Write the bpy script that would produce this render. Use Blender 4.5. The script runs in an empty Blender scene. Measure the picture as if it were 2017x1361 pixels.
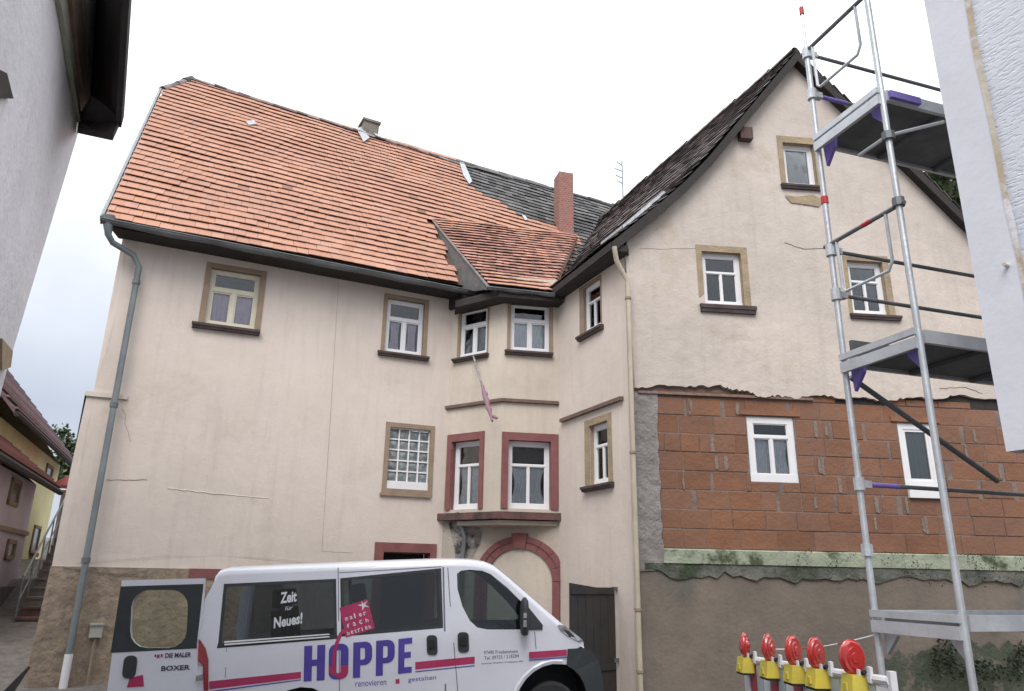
import bpy, math, random
from math import sin, cos, radians as rad, pi, hypot
from mathutils import Vector as V, Matrix, noise
from mathutils.geometry import delaunay_2d_cdt
random.seed(7)
sc = bpy.context.scene
COL = sc.collection
# ------------------------------------------------------------------ camera
F, CX, CY = 1457.0, 1008.5, 680.5           # photograph 2017 x 1361
EYE = V((0, 0, 1.55))
upc = V((82 / F, 4680 / F, -1)).normalized()
fw = V((0, 0, -1)); yw = (fw - fw.dot(upc) * upc).normalized(); xw = yw.cross(upc)
R = Matrix((xw, yw, upc))
cam = bpy.data.cameras.new('camera'); co = bpy.data.objects.new('camera', cam); COL.objects.link(co)
co.matrix_world = Matrix.Translation(EYE) @ R.to_4x4()
cam.sensor_width = 36; cam.lens = 36 * F / 2017; cam.clip_start = .05; cam.clip_end = 2000
sc.camera = co
# ------------------------------------------------------------------ world, sun, exposure
w = bpy.data.worlds.new('World'); sc.world = w; w.use_nodes = True
nt = w.node_tree; nt.nodes.clear()
def nn(t, **k):
    n = nt.nodes.new(t)
    for a, b in k.items(): setattr(n, a, b)
    return n
SUN_EL, SUN_AZ = rad(50), rad(195)
sky = nn('ShaderNodeTexSky', sky_type='NISHITA', sun_disc=False); sky.sun_elevation = SUN_EL; sky.sun_rotation = SUN_AZ
tc = nn('ShaderNodeTexCoord'); sp = nn('ShaderNodeSeparateXYZ'); nt.links.new(tc.outputs['Generated'], sp.inputs[0])
mr = nn('ShaderNodeMapRange'); mr.inputs[1].default_value = .18; mr.inputs[2].default_value = .74; mr.inputs[3].default_value = .15; mr.inputs[4].default_value = 1.0
nt.links.new(sp.outputs['Z'], mr.inputs[0])
nz = nn('ShaderNodeTexNoise'); nz.inputs['Scale'].default_value = 2.2; nz.inputs['Detail'].default_value = 5; nz.inputs['Roughness'].default_value = .55
nt.links.new(tc.outputs['Generated'], nz.inputs['Vector'])
mr2 = nn('ShaderNodeMapRange'); mr2.inputs[1].default_value = .3; mr2.inputs[2].default_value = .7; mr2.inputs[3].default_value = .68; mr2.inputs[4].default_value = 1.2
nt.links.new(nz.outputs[0], mr2.inputs[0])
mu = nn('ShaderNodeMath', operation='MULTIPLY'); nt.links.new(mr.outputs[0], mu.inputs[0]); nt.links.new(mr2.outputs[0], mu.inputs[1])
cl = nn('ShaderNodeMixRGB'); cl.inputs[1].default_value = (1.5, 1.75, 2.3, 1); cl.inputs[2].default_value = (10.5, 10.6, 10.8, 1)
nt.links.new(mu.outputs[0], cl.inputs[0])
mx = nn('ShaderNodeMixRGB'); mx.inputs[0].default_value = .93
nt.links.new(sky.outputs[0], mx.inputs[1]); nt.links.new(cl.outputs[0], mx.inputs[2])
bg = nn('ShaderNodeBackground'); bg.inputs[1].default_value = .12
ow = nn('ShaderNodeOutputWorld'); nt.links.new(mx.outputs[0], bg.inputs[0]); nt.links.new(bg.outputs[0], ow.inputs[0])
sl = bpy.data.lights.new('sun', 'SUN'); sl.energy = 1.3; sl.angle = rad(35); sl.color = (1, .96, .92)
so = bpy.data.objects.new('sun', sl); COL.objects.link(so)
sd_ = V((cos(SUN_EL) * sin(SUN_AZ), cos(SUN_EL) * cos(SUN_AZ), sin(SUN_EL)))
so.rotation_euler = sd_.to_track_quat('Z', 'Y').to_euler(); so.location = (0, 0, 40)
sc.view_settings.view_transform = 'Standard'; sc.view_settings.look = 'None'; sc.view_settings.exposure = .85; sc.view_settings.gamma = 1
sc.view_settings.use_curve_mapping = False
# ------------------------------------------------------------------ geometry helpers
def ray(px, py):
    return (R @ V(((px - CX) / F, -(py - CY) / F, -1))).normalized()
def proj(p):
    q = R.transposed() @ (V(p) - EYE)
    return (CX + F * q.x / -q.z, CY - F * q.y / -q.z) if q.z < -.01 else (-9999, -9999)
def at(px, py, Y):
    r = ray(px, py); return EYE + r * (Y / r.y)
def yawd(a): return V((sin(rad(a)), cos(rad(a)), 0))
class Wall:
    def __init__(s, P, yaw=None, Q=None):
        s.P = V((P[0], P[1], 0)); s.d = yawd(yaw) if yaw is not None else (V((Q[0], Q[1], 0)) - s.P).normalized()
        s.n = V((s.d.y, -s.d.x, 0))
        if (EYE - s.P).dot(s.n) < 0: s.n = -s.n
        s.n.z = 0
    def hit3(s, px, py, off=0):
        r = ray(px, py); return EYE + r * ((s.P + s.n * off - EYE).dot(s.n) / r.dot(s.n))
    def hit(s, px, py, off=0):
        h = s.hit3(px, py, off); return ((h - s.P).dot(s.d), h.z)
    def pt(s, u, z, n=0): return s.P + s.d * u + s.n * n + V((0, 0, z))
    def gx(s, px):
        u, _ = s.hit(px, 1137 + .0175 * (px - 1008)); return u
def gp(px, Y):
    r = ray(px, 1137 + .0175 * (px - 1008)); return (r.x / r.y * Y, Y)
def ip(poly, x, y):
    c = False; n = len(poly)
    for i in range(n):
        x1, y1 = poly[i]; x2, y2 = poly[i - 1]
        if (y1 > y) != (y2 > y) and x < (x2 - x1) * (y - y1) / (y2 - y1) + x1: c = not c
    return c
WL_ = {}
class MB:
    def __init__(s): s.v = []; s.f = []
    def add(s, vs, fs):
        b = len(s.v); s.v += [V(v) for v in vs]; s.f += [tuple(b + i for i in f) for f in fs]; return s
    def hexa(s, p):   # 8 points, bottom 4 then top 4
        return s.add(p, [(0, 3, 2, 1), (4, 5, 6, 7), (0, 1, 5, 4), (1, 2, 6, 5), (2, 3, 7, 6), (3, 0, 4, 7)])
    def box(s, W, u0, u1, z0, z1, n0, n1):
        return s.hexa([W.pt(u0, z0, n0), W.pt(u1, z0, n0), W.pt(u1, z0, n1), W.pt(u0, z0, n1), W.pt(u0, z1, n0), W.pt(u1, z1, n0), W.pt(u1, z1, n1), W.pt(u0, z1, n1)])
    def bar(s, a, b, w_, h, up=V((0, 0, 1)), w2=None, h2=None):   # rectangular bar from a to b
        a = V(a); b = V(b); t = (b - a).normalized(); x = t.cross(up)
        x = x.normalized() if x.length > 1e-4 else V((1, 0, 0)); y = x.cross(t)
        w2 = w2 or w_; h2 = h2 or h
        p = [a + x * i * w_ / 2 + y * j * h / 2 for i, j in ((-1, -1), (1, -1), (1, 1), (-1, 1))] + [b + x * i * w2 / 2 + y * j * h2 / 2 for i, j in ((-1, -1), (1, -1), (1, 1), (-1, 1))]
        return s.hexa(p)
    def tube(s, pts, r, k=8, cap=True):
        pts = [V(p) for p in pts]; rs = r if isinstance(r, (list, tuple)) else [r] * len(pts)
        b = len(s.v); prev = None
        for i, p in enumerate(pts):
            t = (pts[min(i + 1, len(pts) - 1)] - pts[max(i - 1, 0)]).normalized()
            if prev is None:
                a = t.cross(V((0, 0, 1)));
                if a.length < 1e-3: a = V((1, 0, 0))
            else: a = prev - t * prev.dot(t)
            a.normalize(); prev = a; c = t.cross(a)
            for j in range(k):
                g = 2 * pi * j / k; s.v.append(p + (a * cos(g) + c * sin(g)) * rs[i])
        for i in range(len(pts) - 1):
            for j in range(k):
                j2 = (j + 1) % k; s.f.append((b + i * k + j, b + i * k + j2, b + (i + 1) * k + j2, b + (i + 1) * k + j))
        if cap:
            s.f.append(tuple(b + j for j in range(k))); e = b + (len(pts) - 1) * k; s.f.append(tuple(e + j for j in reversed(range(k))))
        return s
    def prism(s, loop, off):          # loop of 3D points extruded by vector off (or list)
        n = len(loop); a = [V(p) for p in loop]; b = [p + V(off) for p in a]
        return s.add(a + b, [tuple(range(n)), tuple(range(2 * n - 1, n - 1, -1))] + [(i, i + n, (i + 1) % n + n, (i + 1) % n) for i in range(n)])
    def sheet(s, outline, holes, fm, step=.6, reveal=0, rim=0):
        pts = []; edges = []
        for lp in [outline] + holes:
            b = len(pts); pts += [tuple(p) for p in lp]; n = len(lp); edges += [(b + i, b + (i + 1) % n) for i in range(n)]
        xs = [p[0] for p in outline]; ys = [p[1] for p in outline]
        if step:
            x = min(xs) + step * .53
            while x < max(xs):
                y = min(ys) + step * .47
                while y < max(ys):
                    if ip(outline, x, y) and not any(ip(h, x, y) for h in holes) : pts.append((x, y))
                    y += step
                x += step
        ov, oe, of, *_ = delaunay_2d_cdt([V(p).to_2d() if len(p) > 2 else V(p) for p in pts], edges, [], 0, 1e-5)
        keep = []
        for f in of:
            cx = sum(ov[i].x for i in f) / len(f); cy = sum(ov[i].y for i in f) / len(f)
            if ip(outline, cx, cy) and not any(ip(h, cx, cy) for h in holes): keep.append(f)
        s.add([fm(p.x, p.y, 0) for p in ov], keep)
        for lp, dep in [(h, reveal) for h in holes] + [(outline, rim)]:
            if dep:
                n = len(lp); s.add([fm(p[0], p[1], 0) for p in lp] + [fm(p[0], p[1], -dep) for p in lp], [(i, (i + 1) % n, n + (i + 1) % n, n + i) for i in range(n)])
        return s
    def build(s, name, m, parent=None, label=None, kind=None, smooth=False, cat=None, group=None):
        lo = V((min(v.x for v in s.v), min(v.y for v in s.v), min(v.z for v in s.v))); hi = V((max(v.x for v in s.v), max(v.y for v in s.v), max(v.z for v in s.v)))
        c = V(((lo.x + hi.x) / 2, (lo.y + hi.y) / 2, lo.z))
        me = bpy.data.meshes.new(name); me.from_pydata([v - c for v in s.v], [], s.f); me.update()
        import bmesh
        bm = bmesh.new(); bm.from_mesh(me); bmesh.ops.recalc_face_normals(bm, faces=bm.faces); bm.to_mesh(me); bm.free()
        ms = m if isinstance(m, (list, tuple)) else [m]
        for q in ms: me.materials.append(q)
        if smooth:
            for p in me.polygons: p.use_smooth = True
            try: me.set_sharp_from_angle(angle=rad(40))
            except Exception: pass
        return link(name, me, c, parent, label, kind, cat, group)
WP = {}
def link(name, data, wp, parent=None, label=None, kind=None, cat=None, group=None):
    o = bpy.data.objects.new(name, data); COL.objects.link(o)
    if parent: o.parent = parent; o.location = V(wp) - WP[parent.name]
    else: o.location = wp
    WP[o.name] = V(wp)
    if label: o['label'] = label
    if kind: o['kind'] = kind
    if cat: o['category'] = cat
    if group: o['group'] = group
    return o
def thing(name, label, cat, loc, group=None): return link(name, None, V(loc), None, label, None, cat, group)
# ------------------------------------------------------------------ materials
def M(name, c, rough=.85, c2=None, sc_=3, var=.12, bump=0, bs=40, metal=0, rnd=0, streak=0, patch=None, spec=.3, coat=0):
    m = bpy.data.materials.new(name); m.use_nodes = True; t = m.node_tree; b = t.nodes['Principled BSDF']
    b.inputs['Roughness'].default_value = rough; b.inputs['Metallic'].default_value = metal; b.inputs['Specular IOR Level'].default_value = spec
    if coat: b.inputs['Coat Weight'].default_value = coat; b.inputs['Coat Roughness'].default_value = .05
    def N(k, **kw):
        n = t.nodes.new(k)
        for a, q in kw.items(): setattr(n, a, q)
        return n
    L = t.links.new
    geo = N('ShaderNodeNewGeometry')
    def noi(scale, det=4, vec=None, ro=.6):
        n = N('ShaderNodeTexNoise'); n.inputs['Scale'].default_value = scale; n.inputs['Detail'].default_value = det; n.inputs['Roughness'].default_value = ro
        L(vec or geo.outputs['Position'], n.inputs['Vector']); return n.outputs[0]
    def mp(v, a, b_, c_, d):
        n = N('ShaderNodeMapRange'); n.inputs[1].default_value = a; n.inputs[2].default_value = b_; n.inputs[3].default_value = c_; n.inputs[4].default_value = d; L(v, n.inputs[0]); return n.outputs[0]
    def mix(f, a, q, mode='MIX'):
        n = N('ShaderNodeMixRGB', blend_type=mode)
        for i, x in ((0, f), (1, a), (2, q)):
            if isinstance(x, (int, float)): n.inputs[i].default_value = x
            elif isinstance(x, tuple): n.inputs[i].default_value = (*x, 1)
            else: L(x, n.inputs[i])
        return n.outputs[0]
    c2 = c2 or tuple(x * (1 - 2 * var) for x in c)
    col = mix(mp(noi(sc_), .32, .68, 0, 1), c, c2)
    col = mix(mp(noi(sc_ * 9, 3), .3, .7, 0, .55), col, mix(1.0, col, (1 - var, 1 - var, 1 - var), 'MULTIPLY'))
    if streak:
        mpn = N('ShaderNodeMapping'); mpn.inputs['Scale'].default_value = (5, 5, .45); L(geo.outputs['Position'], mpn.inputs[0])
        col = mix(mp(noi(1.4, 5, mpn.outputs[0]), .5, .78, 0, streak), col, tuple(x * .55 for x in c))
    if patch:   # (colour, scale, lo, hi)
        pc, ps, lo, hi = patch
        col = mix(mp(noi(ps, 6, None, .68), lo, hi, 0, 1), col, pc)
    if rnd:
        oi = N('ShaderNodeObjectInfo'); ad = N('ShaderNodeMath', operation='ADD'); L(oi.outputs['Random'], ad.inputs[0]); L(geo.outputs['Random Per Island'], ad.inputs[1])
        fr = N('ShaderNodeMath', operation='FRACT'); L(ad.outputs[0], fr.inputs[0])
        hs = N('ShaderNodeHueSaturation'); L(mp(fr.outputs[0], 0, 1, 1 - rnd, 1 + rnd * .6), hs.inputs['Value']); L(col, hs.inputs['Color'])
        wn = N('ShaderNodeTexWhiteNoise', noise_dimensions='1D'); L(fr.outputs[0], wn.inputs['W']); L(mp(wn.outputs[0], 0, 1, .93, 1.04), hs.inputs['Saturation'])
        col = hs.outputs[0]
    L(col, b.inputs['Base Color'])
    if bump:
        bn = N('ShaderNodeBump'); bn.inputs['Strength'].default_value = bump; bn.inputs['Distance'].default_value = .02
        L(noi(bs, 5), bn.inputs['Height'])
        b2 = N('ShaderNodeBump'); b2.inputs['Strength'].default_value = bump; b2.inputs['Distance'].default_value = .06; L(noi(bs * .12, 3), b2.inputs['Height']); L(bn.outputs[0], b2.inputs['Normal'])
        L(b2.outputs[0], b.inputs['Normal'])
    return m
def glassm(name, tint, refl=1.0, base=.0):
    m = bpy.data.materials.new(name); m.use_nodes = True; t = m.node_tree; t.nodes.clear(); L = t.links.new
    tr = t.nodes.new('ShaderNodeBsdfTransparent'); tr.inputs[0].default_value = (*tint, 1)
    gl = t.nodes.new('ShaderNodeBsdfGlossy'); gl.inputs['Roughness'].default_value = .03; gl.inputs[0].default_value = (refl, refl, refl, 1)
    fr = t.nodes.new('ShaderNodeFresnel'); fr.inputs[0].default_value = 1.5
    ad = t.nodes.new('ShaderNodeMath'); ad.operation = 'ADD'; ad.inputs[1].default_value = base; L(fr.outputs[0], ad.inputs[0])
    geo = t.nodes.new('ShaderNodeNewGeometry'); nz_ = t.nodes.new('ShaderNodeTexNoise'); nz_.inputs['Scale'].default_value = 2.5; L(geo.outputs['Position'], nz_.inputs['Vector'])
    bp = t.nodes.new('ShaderNodeBump'); bp.inputs['Strength'].default_value = .25; bp.inputs['Distance'].default_value = .02; L(nz_.outputs[0], bp.inputs['Height']); L(bp.outputs[0], gl.inputs['Normal'])
    mi = t.nodes.new('ShaderNodeMixShader'); L(ad.outputs[0], mi.inputs[0]); L(tr.outputs[0], mi.inputs[1]); L(gl.outputs[0], mi.inputs[2])
    o = t.nodes.new('ShaderNodeOutputMaterial'); L(mi.outputs[0], o.inputs[0]); return m
PL = M('plaster_pink', (.68, .60, .535), .92, (.60, .525, .465), .5, .05, .16, 34, streak=.26, patch=((.50, .435, .36), .8, .58, .8))
PLG = M('plaster_gable', (.60, .53, .47), .92, (.51, .45, .40), .6, .08, .3, 34, streak=.26, patch=((.42, .345, .26), .85, .57, .78))
PLB = M('plaster_bay', (.63, .56, .47), .92, (.53, .47, .40), .8, .08, .18, 34, streak=.3)
PLS = M('plaster_stained', (.55, .475, .40), .92, (.44, .39, .33), 1.2, .1, .5, 28, streak=.35, patch=((.12, .12, .12), 1.3, .62, .7))
ROUGH = M('roughcast_base', (.38, .305, .225), .95, (.25, .195, .15), 4.5, .25, 1.4, 11, streak=.2, patch=((.20, .165, .135), 7, .52, .66))
RENDER = M('cement_render', (.235, .195, .16), .93, (.17, .145, .12), .8, .12, .4, 20, streak=.3, patch=((.12, .115, .10), .6, .55, .75))
MORTAR = M('grey_mortar', (.30, .28, .27), .95, (.22, .20, .19), 4, .15, .9, 25)
BRICK = M('clay_block', (.255, .125, .075), .92, (.215, .107, .068), 1.0, .14, .5, 22, rnd=.09, patch=((.19, .105, .07), .6, .45, .72))
LINTEL = M('orange_lintel', (.29, .14, .085), .9, None, 3, .12, .3, 40)
TILE = M('orange_tile', (.475, .262, .185), .95, (.42, .235, .175), .5, .07, .2, 50, rnd=.08, patch=((.22, .155, .12), 3.2, .655, .75), spec=.15)
TILEB = M('weathered_tile', (.50, .255, .185), .9, (.30, .165, .14), 2.5, .2, .3, 50, rnd=.4, patch=((.16, .13, .11), 2, .6, .72))
TILED = M('dark_tile', (.17, .16, .16), .9, (.10, .105, .105), 3, .15, .3, 50, rnd=.5)
TILER = M('dark_red_tile', (.26, .225, .22), .92, (.15, .14, .14), 4, .15, .3, 50, rnd=.65)
UNDER = M('roof_underlay', (.13, .085, .065), .95)
WOOD = M('dark_eave_wood', (.048, .042, .038), .85, (.034, .031, .03), 3, .2, .2, 40)
SLATE = M('slate_cheek', (.16, .155, .15), .75, (.10, .10, .10), 5, .2, .3, 30)
ZINC = M('zinc', (.27, .30, .31), .5, (.20, .225, .235), 2, .12, .1, 30, metal=.35, spec=.4)
ZINCD = M('dark_zinc', (.19, .20, .205), .55, (.13, .137, .14), 3, .15, .1, 30, metal=.2)
LEAD = M('light_flashing', (.50, .53, .55), .5, (.36, .38, .40), 6, .15, .4, 30, metal=.3)
WHITE = M('white_frame', (.78, .78, .79), .45, None, 4, .03)
CREAM = M('cream_frame', (.70, .665, .53), .55, None, 4, .06)
SAND = M('sandstone_casing', (.34, .255, .185), .9, (.27, .205, .155), 4, .12, .3, 30)
SANDO = M('ochre_casing', (.40, .31, .20), .92, (.31, .25, .175), 5, .15, .6, 25, patch=((.24, .2, .16), 3, .55, .7))
RED = M('red_sandstone', (.26, .105, .10), .85, (.20, .085, .085), 4, .12, .25, 30)
SILL = M('dark_sill', (.10, .075, .07), .85, (.065, .05, .05), 5, .15, .3, 40)
SILLR = M('mossy_red_ledge', (.17, .085, .08), .88, (.09, .07, .06), 4, .2, .6, 30, patch=((.05, .05, .045), 3, .52, .66))
BROWN = M('brown_string_course', (.20, .135, .115), .88, (.14, .10, .09), 5, .12, .3, 40)
CRACK = M('crack_dark', (.36, .31, .27), .95)
ROOM = M('dark_room', (.035, .035, .04), .9)
CURT = M('net_curtain', (.90, .89, .92), .9, (.74, .73, .78), 14, .12, .4, 60)
CURP = M('purple_curtain', (.86, .68, .80), .9, (.72, .56, .68), 10, .12, .4, 60)
GBLK = M('glass_block', (.10, .12, .13), .12, (.30, .33, .33), 9, .2, .8, 14, spec=.8)
GLASS = glassm('window_glass', (.90, .93, .94), .75, .02)
VGLASS = glassm('tinted_glass', (.27, .31, .32), .8, .02)
CGLASS = glassm('cab_glass', (.36, .42, .42), .8, .01)
DGLASS = glassm('rear_door_glass', (.72, .77, .66), .8, .03)
STUC = M('white_stucco', (.68, .70, .76), .9, (.60, .62, .68), 1.2, .05, 0, 10)
EDGEW = M('smooth_white_corner', (.70, .71, .77), .8, (.63, .64, .69), 1, .05, .1, 20)
RUST = M('rust_stain', (.62, .58, .50), .9, (.42, .33, .2), 2.2, .1, .2, 30, patch=((.68, .68, .72), 2.5, .5, .6))
BWHITE = M('old_white_wall', (.76, .76, .79), .92, (.64, .64, .67), .8, .1, .5, 18, streak=.25)
BROWNP = M('brown_cornice', (.20, .14, .10), .8, (.14, .10, .075), 5, .15, .3, 30)
GREENP = M('green_grey_cornice', (.34, .36, .29), .8, (.26, .28, .23), 5, .12, .2, 30)
TANP = M('tan_cornice', (.38, .30, .20), .8, (.30, .23, .16), 5, .12, .2, 30)
MOSS = M('mossy_ledge', (.44, .48, .36), .9, (.30, .34, .25), 2.5, .15, .6, 25, patch=((.09, .11, .06), 2.5, .52, .62))
MOSSD = M('dark_moss', (.06, .085, .05), .95, (.04, .05, .035), 5, .2, .5, 30)
ALU = M('scaffold_aluminium', (.62, .65, .68), .42, (.46, .49, .51), 4, .12, .1, 30, metal=.45, spec=.5)
ALUD = M('scaffold_grey_tube', (.20, .215, .225), .5, (.13, .14, .15), 4, .12, metal=.4)
PURP = M('violet_paint', (.22, .17, .50), .55, None, 5, .1)
DECK = M('deck_plywood', (.15, .155, .155), .8, (.10, .105, .105), 5, .15, .2, 40)
REDP = M('red_tape', (.55, .05, .05), .5)
YELL = M('yellow_plastic', (.62, .50, .06), .5, (.5, .42, .08), 8, .12)
LENS = M('red_lens', (.40, .024, .02), .15, (.42, .022, .02), 5, .06, .12, 30, spec=.8, coat=.6)
WPL = M('white_plastic', (.74, .75, .78), .4)
GPL = M('grey_plastic', (.40, .46, .47), .35)
VAN = M('van_white', (.70, .71, .77), .28, (.66, .67, .73), 2, .02, coat=.5, spec=.5)
VTRIM = M('van_black_plastic', (.045, .052, .055), .55, None, 4, .1)
MAG = M('magenta_print', (.47, .045, .13), .5)
VIO = M('violet_print', (.10, .07, .38), .5)
INK = M('dark_ink', (.06, .06, .10), .6)
WINK = M('white_print', (.72, .74, .78), .5)
LAMPR = M('tail_lens', (.33, .02, .03), .15, spec=.8, coat=.5)
CHROME = M('headlight_reflector', (.75, .77, .8), .12, None, 9, .3, metal=.8)
TYRE = M('tyre', (.03, .03, .032), .8)
ASPH = M('asphalt', (.09, .085, .08), .95, (.065, .062, .06), 1.5, .15, .5, 60)
GRAV = M('gravel_path', (.22, .195, .18), .97, (.13, .12, .11), 6, .25, 1.0, 22)
YWALL = M('yellow_wall', (.80, .72, .40), .92, (.70, .64, .37), 1, .08, .3, 20, streak=.25)
LILAC = M('lilac_wall', (.58, .50, .55), .92, (.48, .43, .47), 1, .08, .3, 20, streak=.2)
DARKW = M('dark_plinth', (.20, .19, .195), .95, (.14, .14, .145), 2, .2, .5, 20)
IRON = M('dark_iron', (.035, .035, .038), .6, (.055, .045, .04), 4, .2)
BARK = M('bark', (.08, .06, .045), .95)
LEAF = M('leaves', (.11, .15, .075), .8, (.07, .10, .05), 2, .2, rnd=.4)
CHIMG = M('chimney_render', (.25, .225, .19), .95, (.17, .155, .14), 4, .2, .6, 25)
PINKS = M('pink_rubble', (.32, .17, .18), .95, (.2, .13, .13), 6, .25, 1, 14)
STEPM = M('step_stone', (.24, .22, .20), .95, (.16, .15, .14), 5, .2, .5, 30)
BEIGE = M('beige_pipe', (.52, .46, .36), .6, (.42, .36, .28), 3, .12)
FLAG = M('faded_flag', (.36, .17, .19), .9, (.22, .17, .24), 12, .2, .5, 30)
POLE = M('striped_pole', (.12, .10, .13), .6, (.45, .42, .43), 22, .1)
# stucco ridges on the right building
def stucco():
    t = STUC.node_tree; L = t.links.new; b = t.nodes['Principled BSDF']
    g = t.nodes.new('ShaderNodeNewGeometry'); m_ = t.nodes.new('ShaderNodeMapping'); L(g.outputs['Position'], m_.inputs[0])
    m_.inputs['Rotation'].default_value = (rad(-25), 0, rad(26)); m_.inputs['Scale'].default_value = (4, 16, 60)
    n = t.nodes.new('ShaderNodeTexNoise'); n.inputs['Scale'].default_value = 1.1; n.inputs['Detail'].default_value = 3; L(m_.outputs[0], n.inputs['Vector'])
    r = t.nodes.new('ShaderNodeMapRange'); r.inputs[1].default_value = .38; r.inputs[2].default_value = .5; L(n.outputs[0], r.inputs[0])
    bp = t.nodes.new('ShaderNodeBump'); bp.inputs['Strength'].default_value = .6; bp.inputs['Distance'].default_value = .006; L(r.outputs[0], bp.inputs['Height']); L(bp.outputs[0], b.inputs['Normal'])
stucco()
# brick courses for the small chimney
def chimb():
    m = M('chimney_brick', (.3, .13, .10), .9, None, 4, .15); t = m.node_tree; L = t.links.new; b = t.nodes['Principled BSDF']
    c = t.nodes.new('ShaderNodeTexCoord'); s = t.nodes.new('ShaderNodeSeparateXYZ'); L(c.outputs['Object'], s.inputs[0])
    a = t.nodes.new('ShaderNodeMath'); a.operation = 'ADD'; L(s.outputs[0], a.inputs[0]); L(s.outputs[1], a.inputs[1])
    cb = t.nodes.new('ShaderNodeCombineXYZ'); L(a.outputs[0], cb.inputs[0]); L(s.outputs[2], cb.inputs[1])
    br = t.nodes.new('ShaderNodeTexBrick'); L(cb.outputs[0], br.inputs['Vector']); br.inputs['Scale'].default_value = 4
    br.inputs['Color1'].default_value = (.33, .14, .11, 1); br.inputs['Color2'].default_value = (.24, .11, .09, 1); br.inputs['Mortar'].default_value = (.3, .24, .21, 1)
    br.inputs['Mortar Size'].default_value = .025; L(br.outputs[0], b.inputs['Base Color']); return m
CHIMB = chimb()
# ------------------------------------------------------------------ wall planes
WL = Wall(gp(797, 14.5), 67)
u0 = WL.gx(105); uc = WL.gx(868); pc = WL.pt(uc, 0)
WC = Wall(pc, 125); c2 = WC.pt(WC.gx(982), 0)
WD = Wall(c2, 80); d2 = WD.pt(WD.gx(1100), 0)
WE = Wall(d2, 156); e2 = WE.pt(WE.gx(1250), 0)
WG = Wall(e2, 84)
WB = Wall(pc, Q=d2)                      # ground-floor wall behind the bay
CL, DL, EL, BL = WC.gx(982), WD.gx(1100), WE.gx(1250), (d2 - pc).length
# ------------------------------------------------------------------ ground
CP = [((0, 0), 0), ((-2.4, 9.5), -.62), ((2, 9.6), -.35), ((4, 5), -.02), ((0, 13.5), -.35), ((-7.3, 11.8), -.25), ((-8, 13.2), -.05), ((-9.6, 15.6), .62), ((-12, 20), 1.3), ((-14, 24), 1.8),
      ((-6, 5), -.2), ((8, 8), -.3), ((7, 11.5), -.7), ((5, 10.5), -.6), ((-20, 30), 2.6), ((-22, 22), 2.0), ((0, -10), 0), ((20, 20), .2), ((0, 40), 2), ((-40, 60), 4), ((-8.8, 12.5), -.05), ((-10, 13.5), .2), ((-9, 14.3), .25), ((-8, 10.5), -.3)]
def gz(x, y):
    sw = sz = 0
    for (a, b), z in CP:
        k = 1 / ((x - a) ** 2 + (y - b) ** 2 + .3) ** 1.6; sw += k; sz += k * z
    return sz / sw
mb = MB(); n = 90
def gc(i, lo, hi): t = i / n; return lo + (hi - lo) * t
xs = [-400, -200, -100, -60] + [-40 + i for i in range(70)] + [35, 50, 80, 150, 400]; ys = [-200, -80, -30] + [-12 + i for i in range(56)] + [50, 65, 100, 200, 600]
mb.add([(x, y, gz(x, y)) for y in ys for x in xs], [(j * len(xs) + i, j * len(xs) + i + 1, (j + 1) * len(xs) + i + 1, (j + 1) * len(xs) + i) for j in range(len(ys) - 1) for i in range(len(xs) - 1)])
g = mb.build('ground', GRAV, kind='structure', smooth=True); g.name = 'ground'
mb = MB(); rx = [-6.4 + .5 * i for i in range(27)]; ry = [-6 + .5 * i for i in range(36)]
mb.add([(x, y, gz(x, y) + .03 + .01) for y in ry for x in rx], [(j * len(rx) + i, j * len(rx) + i + 1, (j + 1) * len(rx) + i + 1, (j + 1) * len(rx) + i) for j in range(len(ry) - 1) for i in range(len(rx) - 1)])
mb.build('road', ASPH, kind='structure', smooth=True)
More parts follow.
